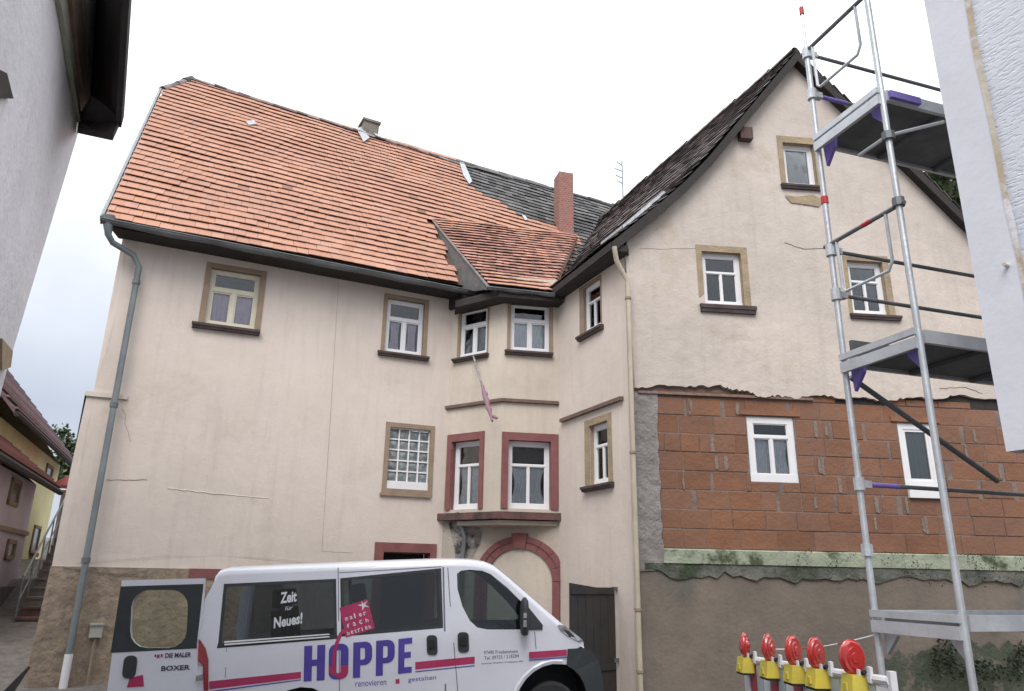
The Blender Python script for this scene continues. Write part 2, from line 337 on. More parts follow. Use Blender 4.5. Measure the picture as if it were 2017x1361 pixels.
# ------------------------------------------------------------------ houses roots
HL = thing('plastered_house', 'pink plastered house with steep orange tiled roof and a bay in the corner', 'house', WL.pt(-2, gz(-4, 13.5)))
HG = thing('gable_house', 'tall gabled house beside the scaffold, bare brick wall under beige plaster', 'house', WG.pt(3, 0))
def rect(W, q, off=0):
    h = [W.hit(*p, off) for p in q]
    return (h[0][0] + h[3][0]) / 2, (h[1][0] + h[2][0]) / 2, (h[2][1] + h[3][1]) / 2, (h[0][1] + h[1][1]) / 2   # ul, ur, zb, zt
def rl(r): return [(r[0], r[2]), (r[1], r[2]), (r[1], r[3]), (r[0], r[3])]
def window(W, r, P, fm=WHITE, rec=.09, style='cross', tr=.34, cas=None, casm=SAND, sill=None, sillm=SILL, curt=None, gather=0, fwid=.055, base=0, bw=.03, toponly=False):
    ul, ur, zb, zt = r; n0 = base - rec
    mb = MB(); f = fwid
    mb.box(W, ul, ur, zt - f, zt, n0 - .05, n0).box(W, ul, ur, zb, zb + f * 1.15, n0 - .05, n0 + .01).box(W, ul, ul + f, zb + f * 1.15, zt - f, n0 - .05, n0).box(W, ur - f, ur, zb + f * 1.15, zt - f, n0 - .05, n0)
    panes = []; il, ir, ib, it = ul + f, ur - f, zb + f * 1.15, zt - f
    if style == 'cross':
        tz = it - (it - ib) * tr; um = (il + ir) / 2; e = bw
        mb.box(W, il, ir, tz - e, tz + e, n0 - .05, n0 + .004).box(W, um - e, um + e, ib, tz - e, n0 - .05, n0 + .002)
        s2 = bw * .8
        for a, b, c_, d in ((il, ir, tz + e, it), (il, um - e, ib, tz - e), (um + e, ir, ib, tz - e)):
            panes.append((a, b, c_, d))
            if fwid > .06:
                mb.box(W, a, b, d - s2, d, n0 - .05, n0 - .012).box(W, a, b, c_, c_ + s2, n0 - .05, n0 - .012).box(W, a, a + s2, c_ + s2, d - s2, n0 - .05, n0 - .012).box(W, b - s2, b, c_ + s2, d - s2, n0 - .05, n0 - .012)
    else:
        s2 = .04
        mb.box(W, il, ir, it - s2, it, n0 - .05, n0 - .012).box(W, il, ir, ib, ib + s2, n0 - .05, n0 - .012).box(W, il, il + s2, ib + s2, it - s2, n0 - .05, n0 - .012).box(W, ir - s2, ir, ib + s2, it - s2, n0 - .05, n0 - .012)
        panes.append((il, ir, ib, it))
    wo = mb.build('window', fm, P)
    for i, (a, b, c_, d) in enumerate(panes):
        MB().box(W, a, b, c_, d, n0 - .036, n0 - .03).build('pane', GLASS, wo)
    # interior box
    z = MB(); a, b, c_, d = ul - .05, ur + .05, zb - .05, zt + .05; q = n0 - .055; e = n0 - .8
    p = [W.pt(a, c_, q), W.pt(b, c_, q), W.pt(b, d, q), W.pt(a, d, q), W.pt(a, c_, e), W.pt(b, c_, e), W.pt(b, d, e), W.pt(a, d, e)]
    z.add(p, [(4, 5, 6, 7), (0, 1, 5, 4), (1, 2, 6, 5), (2, 3, 7, 6), (3, 0, 4, 7)]); z.build('interior', ROOM, wo)
    if curt:
        cl_ = panes[1:] if style == 'cross' else panes
        for i, (a, b, c_, d) in enumerate(cl_):
            K = 18; z = MB(); vs = []
            J = 7
            for j in range(J + 1):
                v = j / J; g_ = gather * sin(pi * v) ** 1.0
                for k in range(K + 1):
                    t = k / K
                    if i == 0 and style == 'cross': aa, bb = a - .02 + g_ * (b - a), b + .01
                    else: aa, bb = a - .01, b + .02 - g_ * (b - a)
                    if gather < 0: aa, bb = a + (b - a) * (.14 + .1 * sin(pi * v)), b - (b - a) * (.14 + .1 * sin(pi * v))
                    vs.append(W.pt(aa + (bb - aa) * t, c_ + .01 + (d - c_ + .01) * v, n0 - .064 + .008 * sin(t * K * 1.9 + i)))
            z.add(vs, [(j * (K + 1) + k, j * (K + 1) + k + 1, (j + 1) * (K + 1) + k + 1, (j + 1) * (K + 1) + k) for j in range(J) for k in range(K)])
            z.build('curtain', curt, wo, smooth=True)
    if cas:
        l, r_, t, b_ = cas[:4]; pr = cas[4] if len(cas) > 4 else .018
        z = MB(); q0 = base - .02; q1 = base + pr
        z.box(W, ul - l, ul, zb - b_, zt + t, q0, q1).box(W, ur, ur + r_, zb - b_, zt + t, q0, q1).box(W, ul, ur, zt, zt + t, q0, q1 - .002)
        if b_ > 0: z.box(W, ul, ur, zb - b_, zb, q0, q1 - .002)
        # reveals clad in the same stone
        z.box(W, ul - .012, ul + .002, zb, zt, n0 - .05, q0 + .001).box(W, ur - .002, ur + .012, zb, zt, n0 - .05, q0 + .001).box(W, ul, ur, zt - .002, zt + .012, n0 - .05, q0 + .001)
        z.build('casing', casm, wo)
    if sill:
        l, r_, h, pr = sill; z = MB()
        p = [W.pt(ul - l, zb - h, base - .02), W.pt(ur + r_, zb - h, base - .02), W.pt(ur + r_ - .02, zb - h, base + pr * .7), W.pt(ul - l + .02, zb - h, base + pr * .7),
             W.pt(ul - l, zb, n0 - .04), W.pt(ur + r_, zb, n0 - .04), W.pt(ur + r_, zb - .012, base + pr), W.pt(ul - l, zb - .012, base + pr)]
        z.hexa(p).box(W, ul - l, ur + r_, zb - h * .55, zb - .012, base + pr * .6, base + pr); z.build('sill', sillm, wo)
    return wo
def wob(W, amp=.014, base=0):
    def f(u, z, n): 
        p = W.pt(u, z, 0); return p + W.n * (base + n + amp * noise.noise(p * .9))
    return f
# --- windows of the left house
rA = rect(WL, [(417, 527), (514, 543), (502, 650), (402, 637)]); rB = rect(WL, [(764, 588), (836, 597), (832, 701), (757, 693)])
rGB = rect(WL, [(768, 840), (848, 848), (842, 966), (762, 962)]); rDo = rect(WL, [(754, 1088), (845, 1088), (845, 1180), (750, 1180)])
rDo = (rDo[0], rDo[1], -.4, rDo[3])
rC = rect(WC, [(908, 611), (960, 602), (960, 697), (903, 705)]); rD = rect(WD, [(1007, 597), (1083, 600), (1082, 693), (1005, 692)])
rCl = rect(WC, [(890, 870), (946, 866), (943, 1001), (888, 1005)]); rDl = rect(WD, [(1001, 867), (1086, 870), (1083, 1003), (1000, 1002)])
rE = rect(WE, [(1150, 566), (1183, 549), (1184, 644), (1151, 657)]); rEl = rect(WE, [(1161, 838), (1198, 829), (1198, 950), (1162, 957)])
rF = rect(WG, [(1383, 496), (1461, 498), (1464, 602), (1387, 600)], .06); rG_ = rect(WG, [(1670, 512), (1740, 517), (1749, 622), (1678, 617)], .06)
rH = rect(WG, [(1541, 280), (1601, 285), (1613, 368), (1549, 362)], .06)
rW1 = rect(WG, [(1470, 820), (1562, 822), (1575, 951), (1480, 948)]); rW2 = rect(WG, [(1767, 832), (1838, 836), (1856, 962), (1785, 960)])
# left front wall
ZB = -1.2
def eavez(u):  # underside of eave along the left wall
    return 7.75 - .035 * (u - u0)
zbase = WL.hit(257, 1118)[1]
step_u, step_z = u0, WL.hit(180, 775)[1]
fWL = wob(WL)
out = [(u0, zbase), (uc, zbase), (uc, eavez(uc)), (u0 + .10, eavez(u0))] 
ho = [rl(rA), rl(rB), rl(rGB)]
dz = (rDo[0], rDo[1], rDo[3])
out = [(u0 - .03, zbase), (rDo[0], zbase), (rDo[0], rDo[3]), (rDo[1], rDo[3]), (rDo[1], zbase), (uc, zbase), (uc, eavez(uc)), (u0 + .09, eavez(u0)), (u0 + .09, step_z), (u0 + .0, step_z - .03), (u0 - .03, 3.0)]
MB().sheet(out, ho, fWL, .45, reveal=.14).build('wall', PL, HL, smooth=False)
# corner thickening step below the upper storey
mb = MB(); mb.box(WL, u0 - .02, u0 + .62, step_z - .05, step_z + .03, -.05, .035); mb.build('plaster_ledge', PL, HL)
# lower base roughcast, in two pieces either side of the door
um = WL.hit(560, 1130)[0]
mb = MB(); mb.sheet([(u0 - .12, ZB), (um, ZB), (um, zbase), (u0 - .04, zbase)], [], wob(WL, .035, .03), .25, rim=.06); mb.build('base_wall', ROUGH, HL, label='rough brown base render left of the van')
mb = MB(); mb.sheet([(um, ZB), (rDo[0], ZB), (rDo[0], zbase), (um, zbase)], [], wob(WL), .4); mb.sheet([(rDo[1], ZB), (uc, ZB), (uc, zbase), (rDo[1], zbase)], [], wob(WL), .4); mb.build('lower_wall', PL, HL)
# red lintel showing behind the van's rear
a = WL.hit(372, 1127); b = WL.hit(470, 1131)
MB().box(WL, a[0], b[0], a[1] - .1, a[1] + .06, .0, .05).build('cellar_lintel', RED, HL)
window(WL, rA, HL, CREAM, .07, cas=(.10, .10, .10, .0, .015), casm=SAND, sill=(.2, .1, .11, .10), curt=CURP, fwid=.065, bw=.035)
window(WL, rB, HL, WHITE, .07, cas=(.08, .09, .09, .0, .015), casm=SAND, sill=(.14, .14, .10, .10), curt=CURP, gather=-1, fwid=.065, bw=.03)
# glass block window
ul, ur, zb, zt = rGB; mb = MB(); n0 = -.06
mb.box(WL, ul, ur, zb, zb + .14, n0 - .08, .0).box(WL, ul, ur, zt - .02, zt, n0 - .06, n0)
cw = (ur - ul) / 4; chh = (zt - .02 - zb - .14) / 5
for i in range(5): mb.box(WL, ul + i * cw - .014, ul + i * cw + .014, zb + .14, zt - .02, n0 - .06, n0 + .004)
for j in range(5): mb.box(WL, ul, ur, zb + .14 + j * chh - .012, zb + .14 + j * chh + .014, n0 - .06, n0 + .002)
wo = mb.build('glass_block_window', WHITE, HL)
for i in range(4):
    for j in range(5):
        a, b, c_, d = ul + i * cw + .016, ul + (i + 1) * cw - .016, zb + .14 + j * chh + .016, zb + .14 + (j + 1) * chh - .014
        z = MB(); K = 4; vs = []
        for jj in range(K + 1):
            for k in range(K + 1):
                vs.append(WL.pt(a + (b - a) * k / K, c_ + (d - c_) * jj / K, n0 - .03 + .022 * sin(pi * k / K) ** .5 * sin(pi * jj / K) ** .5 + random.uniform(-.004, .004)))
        z.add(vs, [(jj * (K + 1) + k, jj * (K + 1) + k + 1, (jj + 1) * (K + 1) + k + 1, (jj + 1) * (K + 1) + k) for jj in range(K) for k in range(K)])
        z.build('glass_block', GBLK, wo, smooth=True)
z = MB(); z.box(WL, ul - .09, ul, zb - .12, zt + .09, -.02, .018).box(WL, ur, ur + .09, zb - .12, zt + .09, -.02, .018).box(WL, ul, ur, zt, zt + .09, -.02, .016).box(WL, ul, ur, zb - .12, zb, -.02, .02).box(WL, ul - .12, ur + .06, zb - .14, zb - .09, -.02, .045)
z.build('casing', SAND, wo)
# basement door
a = rDo; z = MB(); cwi = .17
z.box(WL, a[0] - cwi, a[0], ZB, a[3] + cwi, -.05, .03).box(WL, a[1], a[1] + .12, ZB, a[3] + cwi, -.05, .03).box(WL, a[0], a[1], a[3], a[3] + cwi, -.05, .027); 
z.box(WL, a[0] + .0, a[0] + .015, ZB, a[3], -.35, -.05).box(WL, a[1] - .015, a[1], ZB, a[3], -.35, -.05).box(WL, a[0], a[1], a[3] - .015, a[3], -.35, -.05)
dr = MB().box(WL, a[0] + .015, a[1] - .015, ZB, a[3] - .3, -.35, -.3).build('door', IRON, HL)
MB().box(WL, a[0] + .015, a[1] - .015, a[3] - .3, a[3] - .015, -.38, -.36).build('door_top_light', ROOM, dr)
z.build('door_casing', RED, dr)
# bay: facets C and D
zt_b = WD.hit(1040, 570)[1] + .25; z_led = WD.hit(1040, 1015)[1]; z_str = WD.hit(1040, 790)[1]
MB().sheet([(-.15, z_led), (CL, z_led), (CL, zt_b), (-.15, zt_b)], [rl(rC), rl(rCl)], wob(WC, .006), .4, reveal=.12).build('bay_wall', PLB, HL)
MB().sheet([(0, z_led), (DL + .1, z_led), (DL + .1, zt_b), (0, zt_b)], [rl(rD), rl(rDl)], wob(WD, .006), .4, reveal=.12).build('bay_wall', PLB, HL)
window(WC, rC, HL, WHITE, .05, cas=(.05, .04, .07, .0, .012), casm=SAND, sill=(.12, .06, .09, .10), curt=CURT, fwid=.062, bw=.03)
window(WD, rD, HL, WHITE, .05, cas=(.07, .07, .07, .0, .012), casm=SAND, sill=(.12, .06, .10, .10), curt=CURT, fwid=.062, bw=.03)
window(WC, rCl, HL, WHITE, .11, cas=(.12, .10, .15, 0, .03), casm=RED, curt=CURT, gather=.3, fwid=.085, bw=.018)
window(WD, rDl, HL, WHITE, .11, cas=(.13, .15, .15, 0, .03), casm=RED, curt=CURT, gather=.3, fwid=.085, bw=.018)
def band(pts, z0, z1, dep, m, name, P, back=.05):
    # pts: list of (point, outward normal) along facets
    mb = MB(); n = len(pts); A = []
    for p, nr in pts: A += [p + nr * dep + V((0, 0, z0 + .02)), p + nr * dep + V((0, 0, z1)), p - nr * back + V((0, 0, z1)), p - nr * back + V((0, 0, z0))]
    fs = [(i * 4 + j, i * 4 + (j + 1) % 4, (i + 1) * 4 + (j + 1) % 4, (i + 1) * 4 + j) for i in range(n - 1) for j in range(4)] + [(0, 1, 2, 3), (n * 4 - 1, n * 4 - 2, n * 4 - 3, n * 4 - 4)]
    return mb.add(A, fs).build(name, m, P)
nm = (WC.n + WD.n).normalized() * 1.12
ip3 = lambda W, u: W.pt(u, 0)
band([(ip3(WC, -.05), WC.n), (ip3(WC, CL), nm), (ip3(WD, DL), WD.n)], z_str - .06, z_str + .02, .06, BROWN, 'string_course', HL)
band([(ip3(WC, -.12), WC.n), (ip3(WC, CL), nm), (ip3(WD, DL + .12), WD.n)], z_led - .1, z_led + .05, .11, SILLR, 'stone_ledge', HL, back=.3)
band([(ip3(WC, .35), WC.n), (ip3(WC, CL), nm), (ip3(WD, DL - .02), WD.n)], z_led - .2, z_led - .1, .01, PLS, 'ledge_corbel', HL, back=.3)
# wall under the bay with blind arch
BL2 = BL + .1
ac_u = (WB.hit(935, 1160)[0] + WB.hit(1115, 1160)[0]) / 2; arO = (WB.hit(1116, 1200)[0] - WB.hit(936, 1200)[0]) / 2; atop = WB.hit(1028, 1056)[1]
arS = atop - arO * .93
th = .24
MB().sheet([(-.02, ZB), (BL2, ZB), (BL2, z_led - .05), (-.02, z_led - .05)], [], wob(WB, .01), .35).build('ground_wall', PLS, HL, label='stained plaster wall under the bay')
def archpts(r, k): return [(ac_u + r * cos(t), arS + r * .93 * sin(t)) for t in [pi * i / k for i in range(k + 1)]]
# voussoirs as separate stones
K = 9
arch = thing('x', '', '', (0, 0, 0)) if False else None
ar = MB().sheet([(ac_u - arO + th, ZB)] + [(x, z) for x, z in reversed(archpts(arO - th, 24))] + [(ac_u + arO - th, ZB)], [], lambda u, z, n: WB.pt(u, z, .022 + n), 0).build('arch_infill', PLB, HL)
for i in range(K):
    t0, t1 = pi * i / K + .004, pi * (i + 1) / K - .004; oo = []
    rr = arO + (.06 if i == 4 else 0)
    ts = [t0 + (t1 - t0) * q / 4 for q in range(5)]
    lp = [(ac_u + rr * cos(t), arS + rr * .93 * sin(t)) for t in ts] + [(ac_u + (arO - th) * cos(t), arS + (arO - th) * .93 * sin(t)) for t in reversed(ts)]
    z = MB().prism([WB.pt(u, zz, .0) for u, zz in lp], WB.n * (.085 if i == 4 else .06))
    lp = [(ac_u + (arO - th * .45) * cos(t), arS + (arO - th * .45) * .93 * sin(t)) for t in ts] + [(ac_u + (arO - th * .35) * cos(t), arS + (arO - th * .35) * .93 * sin(t)) for t in reversed(ts)]
    z.prism([WB.pt(u, zz, .05) for u, zz in lp], WB.n * .03); z.build('arch_stone', RED, ar)
for sgn in (-1, 1):
    for k in range(3):
        za = arS - (k + 1) * .75; a, b = sorted((ac_u + sgn * arO, ac_u + sgn * (arO - th)))
        MB().box(WB, a, b, za + .006, za + .744, 0, .06).box(WB, (a + b) / 2 - .02, (a + b) / 2 + .02, za + .006, za + .744, .05, .085).build('jamb_stone', RED, ar)
# black stain and broken pipe beside the arch
a = WB.hit(903, 1010); b = WB.hit(918, 1060); c_ = WB.hit(912, 1120)
MB().tube([WB.pt(a[0] + .02, a[1], .1), WB.pt(b[0], b[1], .09), WB.pt(c_[0], c_[1], .09), WB.pt(c_[0], c_[1] - .5, .09)], .045).build('sooty_pipe', ZINCD, HL)
st = [WB.hit(*p) for p in ((884, 1030), (895, 1020), (925, 1018), (940, 1030), (950, 1050), (946, 1072), (932, 1095), (925, 1120), (898, 1118), (896, 1085), (890, 1055))]
MB().sheet(st, [], lambda u, z, n: WB.pt(u, z, .012), 0).build('peeled_plaster', M('sooty_plaster', (.2, .19, .18), .95, (.42, .38, .34), 5, .2, .5, 20, patch=((.06, .06, .06), 4, .5, .62)), HL)
# --- E wall (side of gable house)
zt_E = WE.hit(1160, 505)[1]
zE0 = WG.hit(1205, 474, .22)[1] - .1
out = [(-.05, ZB), (EL, ZB), (EL, zE0), (-.05, zE0)]
rGate = None
MB().sheet(out, [rl(rE), rl(rEl)], wob(WE, .012), .4, reveal=.13).build('side_wall', PL, HG)
window(WE, rE, HG, WHITE, .05, cas=(.16, .05, .06, .0, .012), casm=SAND, sill=(.18, .1, .1, .10), fwid=.08, bw=.016)
window(WE, rEl, HG, WHITE, .09, cas=(.16, .13, .12, .0, .012), casm=SANDO, sill=(.2, .16, .1, .10), curt=CURT, fwid=.08, bw=.018)
sa = WE.hit(1108, 828); sb = WE.hit(1228, 782)
MB().box(WE, sa[0], sb[0], (sa[1] + sb[1]) / 2 - .05, (sa[1] + sb[1]) / 2 + .015, -.02, .07).build('string_course', BROWN, HG)
# --- gable wall
OF = .06
GR = WG.gx(2160); VO = .22
# verge polylines (outer top edge of the roof at the gable overhang plane)
vl = [WG.hit(x, y, VO) for x, y in ((1568, 101), (1520, 158), (1455, 236), (1400, 303), (1350, 354), (1300, 398), (1240, 446), (1205, 474))]
vr = [WG.hit(x, y, VO) for x, y in ((1568, 101), (1640, 172), (1720, 247), (1800, 325), (1895, 418), (2000, 515), (2070, 575), (2150, 640))]
apex = vl[0]
def lower(pl, d): return [(u, z - d) for u, z in pl]
gl = [WG.hit(x, y, OF) for x, y in ((1251, 764), (1300, 758), (1360, 761), (1420, 760), (1442, 767), (1475, 772), (1500, 782), (1530, 779), (1570, 785), (1610, 776), (1660, 785), (1700, 784), (1750, 790), (1790, 782), (1850, 786), (1880, 778), (1950, 785))]
rag = []
for i in range(len(gl) - 1):
    (a, b), (c_, d) = gl[i], gl[i + 1]; k = 7
    for j in range(k): t = j / k; rag.append((a + (c_ - a) * t, b + (d - b) * t + random.uniform(-.022, .022)))
rag.append(gl[-1]); gz_b = gl[0][1]
top = [(u, z) for u, z in lower(vl, .16) if u > 0.02]; topr = [(u, z) for u, z in lower(vr, .16)][1:]
GRT = min(GR, topr[-1][0])
out = rag + [(GRT, rag[-1][1])] + [(GRT, topr[-1][1] - .02)] + list(reversed([p for p in topr if p[0] < GR])) + top + [(0.0, top[-1][1] - .25)]
MB().sheet(out, [rl(rF), rl(rG_), rl(rH)], wob(WG, .02, OF), .4, reveal=.16, rim=.09).build('gable_wall', PLG, HG)
window(WG, rF, HG, WHITE, .09, cas=(.10, .12, .12, .0, .008), casm=SANDO, sill=(.10, .19, .15, .07), fwid=.085, bw=.016, base=OF)
window(WG, rG_, HG, WHITE, .09, cas=(.08, .12, .12, .0, .008), casm=SANDO, sill=(.08, .20, .10, .07), fwid=.085, bw=.016, base=OF)
window(WG, rH, HG, WHITE, .1, style='single', cas=(.10, .12, .14, .0, .006), casm=SANDO, sill=(.12, .08, .10, .07), fwid=.055, base=OF)
window(WG, rW1, HG, WHITE, .03, fwid=.11, bw=.022, tr=.27, curt=CURT, gather=.2)
CG = M('grey_green_blind', (.20, .22, .20), .8, None, 3, .08)
window(WG, rW2, HG, WHITE, .03, style='single', fwid=.10, curt=CG)
a = rW2; MB().box(WG, a[0] + .02, a[1] + .02, a[2] - .17, a[2] - .03, -.02, .05).build('sill_board', WHITE, HG)
# exposed beam and dark gap under the broken plaster
mb = MB(); a = WG.hit(1256, 770); b = WG.hit(1600, 792)
mb.box(WG, a[0], b[0], b[1] + .02, a[1], -.05, .045); mb.build('exposed_beam', M('weathered_beam', (.27, .19, .155), .9, (.18, .13, .11), 8, .2, .5, 20), HG)
mb = MB(); mb.box(WG, b[0] - .02, GR, b[1] + .0, gl[-1][1] + .02, -.06, .0); mb.build('gap_strip', WOOD, HG)
# brick infill
zs = WG.hit(1500, 1084)[1]; zt = WG.hit(1500, 779)[1] + .02; ul = WG.hit(1300, 950)[0]
MB().sheet([(0.04, zs - .05), (GR, zs - .05), (GR, zt + .12), (0.04, zt + .12)], [rl(rW1), rl(rW2)], lambda u, z, n: WG.pt(u, z, -.009 + n), 0, reveal=.1).build('mortar_bed', M('joint_mortar', (.24, .19, .165), .95, (.17, .13, .115), 4, .15, .6, 25), HG)
bw_ = MB().box(WG, GR - .02, GR, zs, zs + .05, -.2, -.1).build('brick_wall', MORTAR, HG, label='bare orange brown block infill wall')
nrow = 8; rh = (zt - zs) / 8.35; brick_meshes = {}
holes = [rW1, rW2]
def brick(W, a, b, c_, d, P, m):
    if b - a < .035: return
    e = .006; n_ = random.uniform(-.006, .006); ch = .006
    vs = [W.pt(a, c_, -.02), W.pt(b, c_, -.02), W.pt(b, d, -.02), W.pt(a, d, -.02), W.pt(a, c_, n_ - ch), W.pt(b, c_, n_ - ch), W.pt(b, d, n_ - ch), W.pt(a, d, n_ - ch),
          W.pt(a + ch, c_ + ch, n_), W.pt(b - ch, c_ + ch, n_), W.pt(b - ch, d - ch, n_), W.pt(a + ch, d - ch, n_)]
    MB().add(vs, [(0, 1, 5, 4), (1, 2, 6, 5), (2, 3, 7, 6), (3, 0, 4, 7), (4, 5, 9, 8), (5, 6, 10, 9), (6, 7, 11, 10), (7, 4, 8, 11), (8, 9, 10, 11)]).build('brick', m, P)
for j in range(9):
    c_ = zs + j * rh; d = min(c_ + rh, zt + .02)
    x = ul + random.uniform(-.3, 0)
    while x < GR - .02:
        L_ = .56 + random.uniform(-.05, .05) if random.random() < .82 else random.uniform(.22, .4)
        gap = .012 if random.random() < .74 or j < 2 else random.uniform(.05, .10)
        a, b = max(x, ul), min(x + L_, GR)
        segs = [(a, b, c_ + .008, d - .008)]
        for h in holes:
            ns = []
            for (a1, b1, c1, d1) in segs:
                if b1 <= h[0] - .01 or a1 >= h[1] + .01 or d1 <= h[2] - .01 or c1 >= h[3] + .01: ns.append((a1, b1, c1, d1)); continue
                if a1 < h[0] - .01: ns.append((a1, h[0] - .012, c1, d1))
                if b1 > h[1] + .01: ns.append((h[1] + .012, b1, c1, d1))
                lo, hi = max(a1, h[0] - .01), min(b1, h[1] + .01)
                if c1 < h[2] - .03: ns.append((lo, hi, c1, h[2] - .012))
                if d1 > h[3] + .03: ns.append((lo, hi, h[3] + .012, d1))
            segs = ns
        for s_ in segs:
            if s_[1] - s_[0] > .04 and s_[3] - s_[2] > .03: brick(WG, *s_, bw_, BRICK)
        x += L_ + gap
# lintels, smeared mortar
for r in (rW1, rW2):
    MB().box(WG, r[0] - .12, r[1] + .12, r[3] + .02, r[3] + .10, -.01, .02).build('brick_lintel', LINTEL, HG)
SMEAR = M('thin_mortar', (.255, .21, .18), .95, (.20, .165, .14), 5, .15, .6, 25)
for k in range(30):
    u = random.uniform(ul + .3, GR - .4); z = zs + random.randrange(1, 8) * rh + rh * .1
    if any(h[0] - .12 < u < h[1] + .12 and h[2] - .3 < z < h[3] + .12 for h in holes): continue
    wd_ = random.uniform(.02, .045); hh_ = rh * random.uniform(.28, .5)
    lp = [(u + wd_ * abs(cos(t)) ** .45 * (1 if cos(t) > 0 else -1) + random.uniform(-.008, .008) + .02 * sin(t * .5), z + rh * .4 + hh_ * abs(sin(t)) ** .6 * (1 if sin(t) > 0 else -1) + random.uniform(-.01, .01)) for t in [2 * pi * i / 22 for i in range(22)]]
    MB().sheet(lp, [], lambda u_, z_, n: WG.pt(u_, z_, .009 + n), 0, rim=.02).build('mortar_smear', SMEAR, HG)
# grey mortar column at the corner
lp = [(.06 + random.uniform(-.015, .015), zs - .35 + (zt - zs + .3) * i / 22) for i in range(23)] + [(ul + .0 + random.uniform(-.02, .02), zt - .02 - (zt - zs + .3) * i / 22) for i in range(23)]
MB().sheet(lp, [], lambda u, z, n: WG.pt(u, z, .02 + n + .012 * noise.noise(V((u * 9, z * 9, 3)))), .08, rim=.04).build('mortar_column', MORTAR, HG)
# ledge, render below
MB().hexa([WG.pt(ul, zs - .22, -.02), WG.pt(GR, zs - .24, -.02), WG.pt(GR, zs - .24, .05), WG.pt(ul, zs - .22, .05), WG.pt(ul, zs, -.02), WG.pt(GR, zs, -.02), WG.pt(GR, zs - .02, .075), WG.pt(ul, zs - .02, .075)]).build('mossy_ledge', MOSS, HG)
MB().sheet([(0, ZB), (GR, ZB), (GR, zs - .05), (0, zs - .05)], [], wob(WG, .02), .35).build('base_wall', RENDER, HG, label='brown grey cement render under the bricks')
lp = [(ul - .3 + (GR - ul + .3) * i / 60, zs - .22) for i in range(61)] + [(GR - (GR - ul + .3) * i / 60, zs - .40 - .16 * noise.noise(V((i * .21, 2, 1))) - .10 * noise.noise(V((i * .77, 7, 1))) - random.uniform(0, .03)) for i in range(61)]
MB().sheet(lp, [], lambda u, z, n: WG.pt(u, z, .032 + n), 0, rim=.03).build('broken_mortar_band', M('broken_mortar', (.20, .19, .17), .95, (.1, .11, .09), 3, .2, .9, 22, patch=((.05, .065, .04), 1.2, .5, .62)), HG)
# plaster strip at the corner edge
MB().box(WG, -.02, .06, ZB, gl[0][1] - .1, -.02, .03).build('corner_strip', PL, HG)
# cracks
def crack(W, pts, P, off=.0, r=.008, m=CRACK, jit=.008, name='crack'):
    q = []
    hp = [W.hit(*p, off) for p in pts]
    for i in range(len(hp) - 1):
        k = 9
        for j in range(k): t = j / k; q.append((hp[i][0] + (hp[i + 1][0] - hp[i][0]) * t, hp[i][1] + (hp[i + 1][1] - hp[i][1]) * t + random.uniform(-jit, jit)))
    q.append(hp[-1]); f = wob(W, .014 if W is WL else .02, off)
    MB().tube([f(u, z, 0) for u, z in q], r, 5).build(name, m, P)
crack(WL, [(210, 945), (290, 945)], HL, r=.006)
crack(WL, [(330, 962), (420, 972), (530, 981)], HL, r=.009, m=PL, name='plaster_ridge')
crack(WL, [(667, 556), (652, 800), (634, 1086), (695, 1089)], HL, r=.0035, jit=.002)
crack(WL, [(240, 805), (248, 818), (246, 832), (258, 870)], HL, r=.0035)
crack(WG, [(1260, 490), (1380, 489)], HG, OF, .005)
crack(WG, [(1545, 478), (1580, 490), (1640, 489)], HG, OF, .008)
crack(WG, [(1850, 765), (1900, 762), (1935, 775)], HG, OF, .008)
crack(WG, [(1560, 388), (1585, 405), (1620, 398)], HG, OF, .012)
crack(WE, [(1240, 585), (1242, 640), (1236, 600)], HG, 0, .015, m=SANDO)
MB().sheet([WG.hit(*p, OF) for p in ((1545, 385), (1570, 388), (1600, 384), (1622, 395), (1612, 408), (1585, 403), (1558, 400))], [], lambda u, z, n: WG.pt(u, z, OF + .014), 0).build('bare_patch', SANDO, HG)
for bx_ in ((1452, 257, 1478, 281), (1630, 252, 1648, 270)):
    a = WG.hit(bx_[0], bx_[1], OF); b = WG.hit(bx_[2], bx_[3], OF)
    MB().box(WG, a[0], b[0], b[1], a[1], OF - .03, OF + .14).build('beam_end', M('beam_end_wood', (.13, .085, .075), .85, None, 8, .2, .3, 40), HG)
